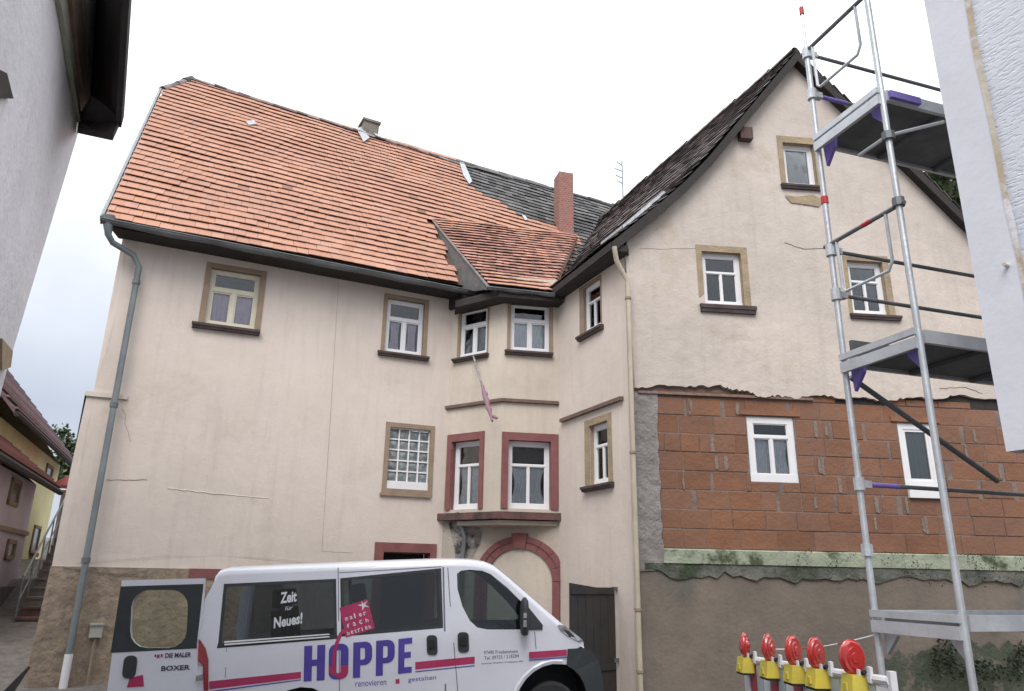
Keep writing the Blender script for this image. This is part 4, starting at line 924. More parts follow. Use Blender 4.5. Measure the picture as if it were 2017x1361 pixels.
# ------------------------------------------------------------------ scaffold
Lp = V((*gp(1716, 5.25), 0)); Wf = Wall(Lp, 162)            # end frame plane through left post
ur_ = Wf.gx(1886); Rp = Wf.pt(ur_, 0); bdir = yawd(72)
Wr = Wall(Lp, 72); Wn = Wall(Rp, 72)
SF = thing('mobile_scaffold', 'aluminium scaffold tower with violet fittings standing before the gable', 'scaffold', Lp + V((0, 0, gz(Lp.x, Lp.y))))
def zL(py, px): return Wf.hit(px, py)[1]
gzs = 0.0
def post(P, zt_, r=.022, name='standard', m=ALU): return MB().tube([P + V((0, 0, gzs)), P + V((0, 0, zt_))], r, 12).build(name, m, SF, smooth=True)
zTop = Wf.hit(1590, 95)[1]
pl_ = post(Lp, zTop + .02); post(Rp, 6.2)
MB().tube([Lp + V((0, 0, zTop)), Lp + V((0, 0, zTop + 1.9))], .012, 8).build('thin_top_pole', ALU, pl_)
for py, px, m in ((393, 1627, REDP),):
    z_ = zL(py, px); MB().tube([Lp + V((0, 0, z_ - .03)), Lp + V((0, 0, z_ + .03))], .028, 12).build('red_band', m, pl_)
z_ = zL(25, 1579); MB().tube([Lp + V((0, 0, z_ - .02)), Lp + V((0, 0, z_ + .05))], .02, 8).build('red_band', REDP, pl_)
# far pair of posts (behind the white building)
LB = 2.35
for Pp in (Lp, Rp): MB().tube([Pp + bdir * LB + V((0, 0, gzs)), Pp + bdir * LB + V((0, 0, 6))], .026, 10).build('standard', ALU, SF, smooth=True)
def Fp(px, py): return Wf.hit3(px, py)
def cross_bar(zv, r=.022, m=ALU, name='ledger'): return MB().tube([Lp + V((0, 0, zv)), Rp + V((0, 0, zv))], r, 10).build(name, m, SF, smooth=True)
zD1 = zL(283, 1613); zD2 = zL(716, 1668); zD3 = zL(1222, 1730)
zG1 = zL(478, 1640); zTopG = zL(97, 1592)
def hoop(zg, dz_, P=SF):
    o = MB().tube([Wf.pt(-.06, zg), Wf.pt(ur_ + .05, zg + .0)], .017, 8).build('guard_bar', ALUD, SF, smooth=True)
    a, b = .1 * ur_, .82 * ur_
    pts = [Wf.pt(a, zg), Wf.pt(a + .01, zg - dz_), Wf.pt(a + .04, zg - dz_ - .03), Wf.pt(b - .04, zg - dz_ - .03), Wf.pt(b, zg - dz_ + .03), Wf.pt(b, zg)]
    MB().tube(pts, .012, 8).build('hoop', ALU, o, smooth=True); return o
h1 = hoop(zG1, .40); hoop(zTopG, .40)
MB().tube([Wf.pt(ur_ * .5, zG1), Wf.pt(ur_ * .62, zG1)], .019, 8).build('red_band', REDP, h1)
# decks
for zd in (zD1, zD2, zD3):
    mb = MB(); mb.bar(Wf.pt(.0, zd + .045, .03), Wf.pt(ur_, zd + .045, .03), .03, .045).bar(Wf.pt(0, zd - .035, .03), Wf.pt(ur_, zd - .035, .03), .03, .075); mb.build('deck_bearer', ALU, SF)
    a = Lp + V((0, 0, zd)); b = Rp + V((0, 0, zd)); f = (b - a)
    dk = MB().prism([a + f * .04 + bdir * .05, b - f * .04 + bdir * .05, b - f * .04 + bdir * LB, a + f * .04 + bdir * LB], (0, 0, .03)).build('deck_board', DECK, SF)
    for k in (0, 1):
        s_ = a + f * (.02 if k == 0 else .98); MB().bar(s_ + bdir * .05 + V((0, 0, .02)), s_ + bdir * LB + V((0, 0, .02)), .03, .09).build('deck_side_rail', ALU, dk)
    for k in (.25, .5, .75):
        s_ = a + bdir * LB * k; MB().bar(s_ + f * .05 - V((0, 0, .02)), s_ + f * .95 - V((0, 0, .02)), .04, .03).build('deck_crossbar', DECK, dk)
    for s_, sg in ((a, 1), (b, -1)):
        if zd == zD3: mt = ALU
        else: mt = PURP
        o_ = s_ + (bdir * .03)
        MB().prism([o_ + f * .03 * sg + V((0, 0, -.02)), o_ + f * .22 * sg + V((0, 0, -.02)), o_ + f * .20 * sg + V((0, 0, -.09)), o_ + f * .05 * sg + V((0, 0, -.21))], bdir * .03).build('gusset_plate', mt, SF)
mb = MB(); s_ = Rp + V((0, 0, zD1 + .02)); MB().bar(s_ + bdir * .06 + Wf.n * .0 - (Rp - Lp).normalized() * -.012, s_ + bdir * .34 - (Rp - Lp).normalized() * -.012, .032, .055).build('violet_end_piece', PURP, SF)
MB().bar(Lp + V((0, 0, zD2 + .12)) + bdir * .08, Lp + V((0, 0, zD2 + .12)) + bdir * .7, .03, .15).build('toe_board', DECK, SF)
# long guard rails
def rail(z_, m=ALUD, r=.018, clamp=True, col=None, L2=LB):
    o = MB().tube([Lp + V((0, 0, z_)) + bdir * .03, Lp + V((0, 0, z_)) + bdir * L2], r, 10).build('guard_rail', m, SF, smooth=True)
    if clamp: MB().tube([Lp + V((0, 0, z_ - .045)), Lp + V((0, 0, z_ + .045))], .038, 10).bar(Lp + V((0, 0, z_)), Lp + V((0, 0, z_)) + bdir * .09, .05, .05).build('clamp', ALU, o)
    if col: MB().tube([Lp + V((0, 0, z_)) + bdir * .09, Lp + V((0, 0, z_)) + bdir * .35], r + .002, 10).build('violet_sleeve', PURP, o, smooth=True)
    return o
for py, px in ((100, 1596), (183, 1603), (490, 1643), (578, 1652), (952, 1702)): rail(zL(py, px), r=.0155, col=py in (952, 183))
MB().tube([Lp + V((0, 0, zL(740, 1672))) + bdir * .04, Wr.hit3(1965, 948)], .02, 8).build('diagonal_brace', ALUD, SF, smooth=True)
tz1, tz2 = Wn.hit3(1856, 240), Wf.hit3(1700, 282); 
MB().tube([Wn.hit3(1858, 240) , Rp + V((0, 0, Wf.hit(1755, 263)[1])), Rp + V((0, 0, Wf.hit(1755, 263)[1])) + ((Lp - Rp).normalized() * .28) - V((0, 0, .0)) - bdir * .0], .014, 8).build('tie_tube', ALU, SF, smooth=True)
z_ = Wf.hit(1755, 265)[1]; MB().tube([Rp + V((0, 0, z_ - .03)), Rp + V((0, 0, z_ + .03))], .045, 8).build('clamp', ALUD, SF)
z_ = Wf.hit(1772, 397)[1]; MB().tube([Rp + V((0, 0, z_ - .03)), Rp + V((0, 0, z_ + .03))], .042, 8).build('clamp', ALUD, SF)
z_ = Wf.hit(1718, 1083)[1]; MB().tube([Lp + V((0, 0, z_ - .04)), Lp + V((0, 0, z_ + .04))], .04, 8).build('clamp', ALU, SF)
for Pp in (Lp, Rp):   # base jacks
    MB().tube([Pp + V((0, 0, gz(Pp.x, Pp.y))), Pp + V((0, 0, .35))], .017, 8).box(Wall((Pp.x, Pp.y), 72), -.08, .08, gz(Pp.x, Pp.y), gz(Pp.x, Pp.y) + .02, -.08, .08).build('base_jack', ZINCD, SF)
# ------------------------------------------------------------------ barrier with lamps
b1 = at(1462, 1302, 6.2); b5 = at(1672, 1338, 4.55)
zb_ = (b1.z + b5.z) / 2; WBr = Wall((b1.x, b1.y), Q=(b5.x, b5.y)); LBr = ((V((b5.x, b5.y, 0)) - WBr.P).length)
def bz(u): return b1.z + (b5.z - b1.z) * u / LBr
gzb = lambda u: gz(*(WBr.pt(u, 0).to_2d()))
BF = thing('plastic_barrier', 'white barrier fence with red and white boards under the five red lamps', 'barrier', WBr.pt(LBr / 2, gzb(LBr / 2)))
ue = WBr.hit(1748, 1340)[0] - .02
MB().tube([WBr.pt(-.05, bz(-.05) + .02, -.03), WBr.pt(ue, bz(ue) + .02, -.03)], .024, 8).build('top_rail', WPL, BF, smooth=True)
MB().tube([WBr.pt(-.05, gzb(0) + .18, -.03), WBr.pt(ue, gzb(ue) + .18, -.03)], .022, 8).build('bottom_rail', WPL, BF, smooth=True)
RPL = M('red_plastic', (.42, .05, .07), .4)
nb = 16
for i in range(nb):
    a = -.02 + (ue + .02) * i / nb; w_ = (ue) / nb
    MB().box(WBr, a, a + w_ * .86, gzb(a) + .2, bz(a) - .01, -.045, -.015).build('board', (RPL if i % 3 == 1 else (GPL if i % 3 == 2 else WPL)), BF)
MB().box(WBr, ue - .01, ue + .025, gzb(ue), bz(ue) + .07, -.05, -.015).build('end_post', WPL, BF)
for u_ in (.1, ue - .2): MB().hexa([WBr.pt(u_ - .06, gzb(u_), -.35), WBr.pt(u_ + .06, gzb(u_), -.35), WBr.pt(u_ + .06, gzb(u_), .35), WBr.pt(u_ - .06, gzb(u_), .35), WBr.pt(u_ - .03, gzb(u_) + .18, -.06), WBr.pt(u_ + .03, gzb(u_) + .18, -.06), WBr.pt(u_ + .03, gzb(u_) + .18, .02), WBr.pt(u_ - .03, gzb(u_) + .18, .02)]).build('foot', TYRE, BF)
labs = ['leftmost red warning lamp seen nearly edge on', 'second red warning lamp from the left on the white barrier', 'middle red warning lamp of the five on the barrier', 'fourth red warning lamp from the left, beside the largest one', 'largest and rightmost red warning lamp nearest the scaffold foot']
lx = [(1466, 1300, .22), (1513, 1305, .5), (1562, 1316, .62), (1607, 1322, .62), (1680, 1342, .85)]
for i, (px, py, wd) in enumerate(lx):
    u_ = WBr.hit(px, py, .03)[0]; c_ = WBr.pt(u_, bz(u_) - .0, .02)
    tl = thing('warning_lamp', labs[i], 'warning lamp', c_ + V((0, 0, -.06)), 'red warning lamps clipped to the barrier')
    view = (EYE - c_); va = math.atan2(view.x, view.y)
    fa_ = math.degrees(va) - 90 + (90 - math.degrees(math.asin(min(1, wd)))) * -1
    Wb = Wall((c_.x, c_.y), (WBr.d.x and math.degrees(math.atan2(WBr.d.x, WBr.d.y))))
    bx0 = MB(); s_ = .075; z0 = c_.z - .07; z1 = c_.z + .035
    bx0.hexa([Wb.pt(-s_, z0, -.055), Wb.pt(s_, z0, -.055), Wb.pt(s_ * .92, z0, .055), Wb.pt(-s_ * .92, z0, .055), Wb.pt(-s_ * .85, z1, -.045), Wb.pt(s_ * .85, z1, -.045), Wb.pt(s_ * .8, z1, .04), Wb.pt(-s_ * .8, z1, .04)])
    bx0.box(Wb, -.02, .02, z0 + .02, z0 + .06, .05, .062)
    bx0.build('battery_box', YELL, tl)
    MB().box(Wb, -s_ * .95, s_ * .95, z0 - .015, z0, -.05, .05).build('box_base', TYRE, tl)
    ax = Wall((c_.x, c_.y), fa_)   # lens disc plane
    mb = MB(); Kk = 20; vs = []; rr = .09; cz = z1 + .085
    prof = [(0, .034), (.3, .033), (.34, .027), (.6, .027), (.64, .020), (.88, .018), (1.0, .006), (1.0, -.006), (.8, -.018), (.45, -.03), (0, -.034)]
    for q, (r_, n_) in enumerate(prof):
        for k in range(Kk): g_ = 2 * pi * k / Kk; vs.append(ax.pt(rr * .78 * r_ * cos(g_), cz + rr * r_ * sin(g_), n_ * 1.2))
    mb.add(vs, [(q * Kk + k, q * Kk + (k + 1) % Kk, (q + 1) * Kk + (k + 1) % Kk, (q + 1) * Kk + k) for q in range(len(prof) - 1) for k in range(Kk)]).build('lens', LENS, tl, smooth=True)
    MB().tube([ax.pt(rr * .79 * cos(2 * pi * k / 24), cz + rr * 1.0 * sin(2 * pi * k / 24), 0) for k in range(25)], .007, 6, cap=False).build('lens_rim', LENS, tl, smooth=True)
    MB().bar(Wb.pt(-s_ * .7, z1, .0), Wb.pt(-s_ * .7 - .01, z1 + .05, .0), .012, .02).bar(Wb.pt(s_ * .7, z1, .0), Wb.pt(s_ * .72, z1 + .03, .0), .012, .02).build('lamp_bracket', WPL, tl)
    MB().bar(Wb.pt(s_ + .04, z1 - .03, -.03), Wb.pt(s_ + .045, z1 + .05, -.03), .018, .03).build('handle', WPL, tl)
    MB().tube([Wb.pt(s_ * .75, z1 + .01, -.02), Wb.pt(s_ * .75 + .03, z1 + .02, -.02)], .012, 7).build('lock_knob', TYRE, tl)
# cord
ca = at(1512, 1279, 6.0); cb2 = Lp + V((0, 0, Wf.hit(1734, 1250)[1]))
cd_ = thing('barrier_cord', 'thin white red cord tied from the lamps to the scaffold post', 'cord', ca)
nseg = 12
for i in range(nseg):
    def cp(t): p = ca.lerp(cb2, t); p.z -= .03 * sin(pi * t); return p
    MB().tube([cp(i / nseg), cp((i + .5) / nseg), cp((i + 1) / nseg)], .005, 6).build('cord_segment', WPL if i % 4 else RPL, cd_)
# moss and weeds at wall foot
mb = MB()
for i in range(2600):
    u = random.uniform(4.6, 7.5); z = random.uniform(.2, 1.15) * (0.6 + .5 * noise.noise(V((u * 2, 0, 0)))) + random.uniform(-.1, .2)
    if noise.noise(V((u * 2.2, z * 2.2, 4))) < -.05: continue
    p = WG.pt(u, z, random.uniform(.02, .2)); s_ = random.uniform(.012, .035); a = V((random.gauss(0, 1), random.gauss(0, 1), random.gauss(0, 1))).normalized(); b = a.cross(V((random.random(), .3, 1))).normalized()
    mb.add([p - a * s_, p + b * s_, p + a * s_, p - b * s_ * .4], [(0, 1, 2, 3)])
for i in range(1500):
    u = 2 + 6 * random.random() ** .6; z = zs - random.uniform(-.03, .5) * (1 if random.random() < .5 else .45)
    if noise.noise(V((u * 3, z * 3, 9))) < .18 - .05 * u: continue
    p = WG.pt(u, z, random.uniform(.045, .10)); s_ = random.uniform(.008, .02); a = V((random.gauss(0, 1), random.gauss(0, 1), random.gauss(0, 1))).normalized(); b = a.cross(V((random.random(), .3, 1))).normalized()
    mb.add([p - a * s_, p + b * s_, p + a * s_, p - b * s_ * .4], [(0, 1, 2, 3)])
mb.build('wall_ivy', M('ivy_leaf', (.07, .10, .06), .8, (.04, .055, .04), 6, .2, rnd=.3), None, 'dark green weeds and moss on the ledge and foot of the rendered wall', 'stuff', cat='weeds')
mp_l = [WG.hit(1740 + i * 9, 1296 - 18 * noise.noise(V((i * .5, 3, 3))) - 26 * min(1, i / 14)) for i in range(34)]
MB().sheet([(mp_l[0][0], -.9)] + mp_l + [(mp_l[-1][0], -.9)][::1], [], lambda u, z, n: WG.pt(u, z, .034 + n), 0).build('moss_patch', M('moss_wall', (.11, .115, .085), .95, (.06, .075, .05), 3, .25, .8, 22, patch=((.19, .165, .135), 4, .55, .66)), HG)
# ------------------------------------------------------------------ van
WV = Wall(gp(400, 9.15), Q=gp(1175, 9.75))
VB = thing('white_van', 'white painter van with violet and magenta lettering parked before the house', 'van', WV.pt(2.4, -.45))
h_a = WV.hit(440, 1272); h_b = WV.hit(870, 1237); TS = (h_b[1] - h_a[1]) / (h_b[0] - h_a[0])
h_r = WV.hit(760, 1106, -.15); Z0 = h_r[1] - TS * h_r[0] - 2.2
def tum(h): return 0 if h < 1.3 else -(h - 1.3) * .10
ufront = WV.hit(1165, 1290)[0]; urear = WV.hit(392, 1300)[0]
def nose_in(u): 
    t = (u - (ufront - .75)) / .75; return -.22 * t * t if t > 0 else 0
def vuh(px, py, out_=0):
    h = 1.5; u = 2
    for _ in range(5):
        u, z = WV.hit(px, py, tum(h) + nose_in(u) + out_); h = z - Z0 - TS * u
    return (u, h)
def vp_(u, h, n=0): return WV.pt(u, Z0 + TS * u + h, tum(h) + nose_in(u) + n)
VW = 2.05
def vp_far(u, h, n=0): return WV.pt(u, Z0 + TS * u + h, -VW - tum(h) - nose_in(u) - n)
sil = [vuh(x, y) for x, y in ((424, 1132), (432, 1122), (450, 1118), (600, 1112), (760, 1105), (880, 1101), (930, 1102), (955, 1106), (975, 1114), (1000, 1134), (1030, 1160), (1062, 1188), (1090, 1212), (1118, 1236), (1140, 1254), (1150, 1264))]
nose = vuh(1152, 1278)
fa_c = vuh(1088, 1390); fr = .46; rc = (fa_c[0] - 2.95, fa_c[1])
def arc(c, r, k=10): return [(c[0] + r * cos(t), c[1] + r * sin(t)) for t in [pi - pi * i / k for i in range(k + 1)]]
rear = [vuh(404, 1180), vuh(390, 1258), vuh(388, 1335)]
rear = [(u, h) for u, h in rear] + [(rear[-1][0], .32)]
topline = [(u, h - .085) for u, h in sil]
fcut = vuh(1116, 1309)
outl = rear[::-1] + [rear[0]][:0] + topline + [nose, vuh(1118, 1279), fcut] + [p for p in reversed(arc(fa_c, fr, 14)) if p[1] > .34 and p[0] < fcut[0] and p[0] < fa_c[0] + fr * .6] 
outl += [(fa_c[0] - fr, .32)] + [(rc[0] + fr * .98, .32)] + [p for p in reversed(arc(rc, fr, 10)) if p[1] > .34] + [(rc[0] - fr, .32)]
w1 = [vuh(*p) for p in ((441, 1150), (662, 1140), (664, 1257), (429, 1275))]
w2 = [vuh(*p) for p in ((670, 1139), (869, 1119), (873, 1237), (672, 1254))]
w3 = [vuh(*p) for p in ((900, 1130), (908, 1124), (925, 1122), (950, 1124), (967, 1131), (1000, 1158), (1040, 1198), (1066, 1230), (1066, 1238), (1050, 1240), (960, 1240), (940, 1236), (925, 1222), (911, 1195), (901, 1160))]
fwd_ = lambda f: (lambda u, h, n: f(u, h, n))
body = MB(); body.sheet(outl, [w1, w2, w3], vp_, .12, reveal=.03); body.sheet(outl, [w1, w2, w3], vp_far, .3, reveal=.03)
# roof, windscreen pillar and bonnet skin
st = [(0, -.085), (.012, -.045), (.04, -.018), (.1, -.003), (.25, .01), (VW / 2, .03), (VW - .25, .01), (VW - .1, -.003), (VW - .04, -.018), (VW - .012, -.045), (VW, -.085)]
def skp(u, h, y, dh):
    t = y / VW; n0 = tum(h - .085) + nose_in(u); n1 = -VW - tum(h - .085) - nose_in(u); return WV.pt(u, Z0 + TS * u + h + dh, n0 + (n1 - n0) * t)
vs = [skp(u, h, y, dh) for u, h in sil for y, dh in st]; m_ = len(st)
body.add(vs, [(i * m_ + j, i * m_ + j + 1, (i + 1) * m_ + j + 1, (i + 1) * m_ + j) for i in range(len(sil) - 1) for j in range(m_ - 1) if not (8 <= i <= 11 and 3 <= j <= 6)])
# front face
vs = [skp(sil[-1][0], sil[-1][1], y, dh) for y, dh in st] + [skp(nose[0], nose[1] + .085, y, dh * .1 - .085) for y, dh in st]
body.add(vs, [(j, j + 1, m_ + j + 1, m_ + j) for j in range(m_ - 1)])
bo = body.build('body', VAN, VB, smooth=True)
mb = MB()
vs = [skp(u, h + .004, y, dh) for u, h in sil[8:13] for y, dh in st[3:8]]; mb.add(vs, [(i * 5 + j, i * 5 + j + 1, (i + 1) * 5 + j + 1, (i + 1) * 5 + j) for i in range(4) for j in range(4)]); mb.build('windscreen', CGLASS, bo, smooth=True)
# floor & rear frame
MB().add([vp_(rear[-1][0], .33), vp_(nose[0], .33), vp_far(nose[0], .33), vp_far(rear[-1][0], .33)], [(0, 1, 2, 3)]).build('underbody', VTRIM, VB)
mb = MB()
for f in (vp_, vp_far): mb.prism([f(urear + .02, .35, -.005), f(urear + .09, 2.0, -.005), f(urear + .12, 2.0, -.1), f(urear + .05, .35, -.1)], WV.d * .05)
mb.build('rear_frame', VAN, VB)
# interior bulkhead + seats
mb = MB(); ub = vuh(880, 1200)[0]
INT = M('van_interior', (.07, .075, .08), .85)
mb.add([vp_(ub - .05, .4, -.03), vp_far(ub - .05, .4, -.03), vp_far(ub - .05, 1.32, -.03), vp_(ub - .05, 1.32, -.03)], [(0, 1, 2, 3)]); mb.build('partition', INT, VB)
mb = MB()
for ub, y in [(ub, -.45), (ub, -1.5)] + [(ub - d_, y_) for d_ in (1.15, 2.1) for y_ in (-.4, -1.0, -1.6)]:
    q = WV.pt(ub + .25, Z0 + TS * ub, y)
    mb.hexa([WV.pt(ub + .1, Z0 + TS * ub + .9, y - .22), WV.pt(ub + .25, Z0 + TS * ub + .9, y - .22), WV.pt(ub + .25, Z0 + TS * ub + .9, y + .22), WV.pt(ub + .1, Z0 + TS * ub + .9, y + .22), WV.pt(ub + .0, Z0 + TS * ub + 1.72, y - .2), WV.pt(ub + .1, Z0 + TS * ub + 1.72, y - .2), WV.pt(ub + .1, Z0 + TS * ub + 1.72, y + .2), WV.pt(ub + .0, Z0 + TS * ub + 1.72, y + .2)])
    mb.hexa([WV.pt(ub + .0, Z0 + TS * ub + 1.75, y - .13), WV.pt(ub + .1, Z0 + TS * ub + 1.75, y - .13), WV.pt(ub + .1, Z0 + TS * ub + 1.75, y + .13), WV.pt(ub + .0, Z0 + TS * ub + 1.75, y + .13), WV.pt(ub - .02, Z0 + TS * ub + 1.95, y - .11), WV.pt(ub + .06, Z0 + TS * ub + 1.95, y - .11), WV.pt(ub + .06, Z0 + TS * ub + 1.95, y + .11), WV.pt(ub - .02, Z0 + TS * ub + 1.95, y + .11)])
mb.build('seats', INT, VB); ub = vuh(880, 1200)[0]
mb = MB(); c_ = WV.pt(ub + .85, Z0 + TS * ub + 1.32, -.5); tt = (WV.d * .5 + V((0, 0, .85))).normalized(); aa = WV.n; bb = tt.cross(aa)
mb.tube([c_ + (aa * cos(2 * pi * k / 20) + bb * sin(2 * pi * k / 20)) * .2 for k in range(21)], .015, 6, cap=False); mb.build('steering_wheel', INT, VB)
mb = MB(); mb.add([vp_(ub + .95, 1.28, -.05), vp_(ub + 1.45, 1.22, -.1), vp_far(ub + 1.45, 1.22, -.1), vp_far(ub + .95, 1.28, -.05), vp_(ub + .95, .9, -.05), vp_far(ub + .95, .9, -.05)], [(0, 1, 2, 3), (0, 3, 5, 4)]); mb.build('dashboard', INT, VB)
for wv, gm in ((w1, VGLASS), (w2, VGLASS), (w3, CGLASS)):
    for f in (vp_, vp_far): MB().sheet(wv, [], lambda u, h, n, f=f: f(u, h, n - .006), 0).build('side_glass', gm, bo)
# dark window surrounds (bonded glass edge)
def ring(lp, wdt, m, name, out_=.0015):
    cx_ = sum(p[0] for p in lp) / len(lp); cy_ = sum(p[1] for p in lp) / len(lp); inn = []
    for u, h in lp:
        d_ = V((cx_ - u, cy_ - h)); inn.append((u + (wdt if cx_ > u else -wdt), h + (wdt if cy_ > h else -wdt)))
    n_ = len(lp); MB().add([vp_(u, h, out_) for u, h in lp] + [vp_(u, h, out_) for u, h in inn], [(i, (i + 1) % n_, n_ + (i + 1) % n_, n_ + i) for i in range(n_)]).build(name, m, bo)
ring(w1, .035, VTRIM, 'window_seal'); ring(w2, .035, VTRIM, 'window_seal')
def vpoly(pts, m, name, out_=.003, P=bo, th_=0, seg=0):
    if seg: pts = [(pts[i][0] + (pts[(i + 1) % len(pts)][0] - pts[i][0]) * k / 8, pts[i][1] + (pts[(i + 1) % len(pts)][1] - pts[i][1]) * k / 8) for i in range(len(pts)) for k in range(8)]
    lp = [vuh(*p) for p in pts]
    mb = MB()
    if th_: 
        n_ = len(lp); a = [vp_(u, h, out_) for u, h in lp]; b = [vp_(u, h, out_ + th_) for u, h in lp]; mb.add(a + b, [tuple(range(n_, 2 * n_))] + [(i, (i + 1) % n_, n_ + (i + 1) % n_, n_ + i) for i in range(n_)])
    else: mb.sheet(lp, [], lambda u, h, n: vp_(u, h, out_), seg)
    return mb.build(name, m, P)
def seam(pts, wpx=1.6, m=VTRIM, name='panel_seam', out_=.002):
    lp = pts; l = [(x - wpx / 2, y) for x, y in lp]; r = [(x + wpx / 2, y) for x, y in lp]
    if abs(lp[0][0] - lp[-1][0]) > abs(lp[0][1] - lp[-1][1]): l = [(x, y - wpx / 2) for x, y in lp]; r = [(x, y + wpx / 2) for x, y in lp]
    vpoly(l + r[::-1], m, name, out_)
SEAM = M('seam_grey', (.16, .165, .19), .7)
seam([(666, 1118), (667, 1200), (668, 1280), (669, 1400)], 1.6, SEAM); seam([(873, 1117), (876, 1240), (878, 1400)], 3, SEAM)
seam([(882, 1118), (886, 1180), (894, 1270), (905, 1400)], 1.6, SEAM); seam([(1053, 1244), (1055, 1270), (1056, 1278)], 1.4, SEAM)
seam([(446, 1276), (444, 1335)], 1.2, SEAM); seam([(668, 1128), (760, 1123), (870, 1116)], 1.4, SEAM)
seam([(886, 1116), (955, 1114), (1000, 1146), (1060, 1205), (1080, 1226)], 1.2, SEAM) if False else None
for dy in (0, 5): vpoly([(442, 1263 + dy), (648, 1248 + dy), (650, 1250 + dy), (443, 1266 + dy)], WHITE, 'window_rail', .006, th_=.01)
vpoly([(429, 1268), (668, 1252), (668, 1258), (427, 1277)], VTRIM, 'lower_track', .002)
# black quarter triangle + mirror
vpoly([(1026, 1183), (1036, 1190), (1069, 1231), (1068, 1240), (1030, 1241)], VTRIM, 'mirror_base', .004, th_=.01)
q = vuh(1029, 1215); mc = vp_(q[0], q[1], .17)
mb = MB(); vs = []
for k, (dz_, s_) in enumerate(((-.2, .4), (-.17, .8), (-.08, 1), (.1, 1), (.19, .8), (.23, .35))):
    for g_ in range(10): t = 2 * pi * g_ / 10; vs.append(mc + V((0, 0, dz_)) + WV.d * (.055 * s_ * cos(t)) + WV.n * (.12 * s_ * sin(t)))
mb.add(vs, [(k * 10 + g_, k * 10 + (g_ + 1) % 10, (k + 1) * 10 + (g_ + 1) % 10, (k + 1) * 10 + g_) for k in range(5) for g_ in range(10)] + [tuple(range(10)), tuple(range(50, 60))])
mb.bar(mc - V((0, 0, .12)), vp_(q[0] + .05, q[1] - .17, 0), .05, .08)
mir = mb.build('mirror_housing', VTRIM, VB, smooth=True)
MB().box(Wall((mc + WV.n * .1 ).to_2d(), Q=(mc + WV.n * .1 + WV.d).to_2d()), -.03, .01, mc.z - .1, mc.z - .02, .015, .03).box(Wall((mc + WV.n * .1 ).to_2d(), Q=(mc + WV.n * .1 + WV.d).to_2d()), -.03, .01, mc.z + .0, mc.z + .06, .015, .03).build('mirror_glint', CHROME, mir)
# headlight
vpoly([(1099, 1230), (1112, 1232), (1128, 1244), (1146, 1259), (1150, 1266), (1138, 1262), (1118, 1252), (1103, 1240)], CHROME, 'headlight', .004, th_=.012, P=VB)
vpoly([(1111, 1240), (1120, 1243), (1132, 1254), (1122, 1253)], VTRIM, 'headlight_inner', .018, th_=.004)
# bumper, wheel arches and wheels
bp_ = [vuh(*p) for p in ((1118, 1278), (1152, 1276), (1166, 1282), (1178, 1300), (1184, 1325), (1188, 1347))]
ubf = bp_[-1][0]
lp = bp_ + [(ubf, .45), (ubf - .08, .3), (fa_c[0] + fr * .95, .3)] + [p for p in arc(fa_c, fr, 14)[::-1] if p[0] > fcut[0] - .02 and p[1] > .32] + [fcut]
mb = MB(); n_ = len(lp)
a = [vp_(u, h, .02) for u, h in lp]; b = [vp_far(u, h, .02) for u, h in lp]; mb.add(a + b, [tuple(range(n_)), tuple(range(2 * n_ - 1, n_ - 1, -1))] + [(i, (i + 1) % n_, n_ + (i + 1) % n_, n_ + i) for i in range(n_)]); mb.build('front_bumper', VTRIM, VB)
for c_ in (fa_c, rc):
    ap = arc(c_, fr + .0, 12); mb = MB(); n_ = len(ap); mb.add([vp_(u, h, -.0) for u, h in ap] + [vp_(u, h, -.5) for u, h in ap], [(i, i + 1, n_ + i + 1, n_ + i) for i in range(n_ - 1)]); mb.add([vp_(u, h, -.45) for u, h in ap], [tuple(range(n_))]); mb.build('wheel_arch', VTRIM, VB)
    ap2 = arc(c_, fr + .035, 12) ; 
    if c_ is fa_c:
        ii = [k for k in range(13) if ap2[k][0] < fcut[0]]; MB().add([vp_(*ap[k], .004) for k in ii] + [vp_(*ap2[k], .016) for k in ii] + [vp_(ap2[k][0] + (ap2[k][0] - c_[0]) * .05, ap2[k][1] + .02, .002) for k in ii], [(i, i + 1, len(ii) + i + 1, len(ii) + i) for i in range(len(ii) - 1)] + [(len(ii) + i, len(ii) + i + 1, 2 * len(ii) + i + 1, 2 * len(ii) + i) for i in range(len(ii) - 1)]).build('arch_lip', VAN, VB, smooth=True)
    for sgn in (0, 1):
        cc = WV.pt(c_[0], Z0 + TS * c_[0] + .335, -.06 if not sgn else -VW + .06); dn = -WV.n if not sgn else WV.n
        wh = MB(); vs = []; prof = [(.0, .2), (.2, .2), (.22, .0), (.30, -.0), (.33, .03), (.335, .1), (.33, .19), (.30, .22), (0, .22)]
        tp = prof[2:]; vs = []
        for r_, y in tp:
            for k in range(22): g_ = 2 * pi * k / 22; vs.append(cc + WV.d * r_ * cos(g_) + V((0, 0, r_ * sin(g_))) + dn * y)
        wh.add(vs, [(q * 22 + k, q * 22 + (k + 1) % 22, (q + 1) * 22 + (k + 1) % 22, (q + 1) * 22 + k) for q in range(len(tp) - 1) for k in range(22)]); wo = wh.build('wheel', TYRE, VB, smooth=True)
        vs = []
        for r_, y in ((.22, .005), (.2, .05), (.08, .03), (.0, .02)):
            for k in range(22): g_ = 2 * pi * k / 22; vs.append(cc + WV.d * r_ * cos(g_) + V((0, 0, r_ * sin(g_))) + dn * y)
        MB().add(vs, [(q * 22 + k, q * 22 + (k + 1) % 22, (q + 1) * 22 + (k + 1) % 22, (q + 1) * 22 + k) for q in range(3) for k in range(22)]).build('rim', ZINC, wo)
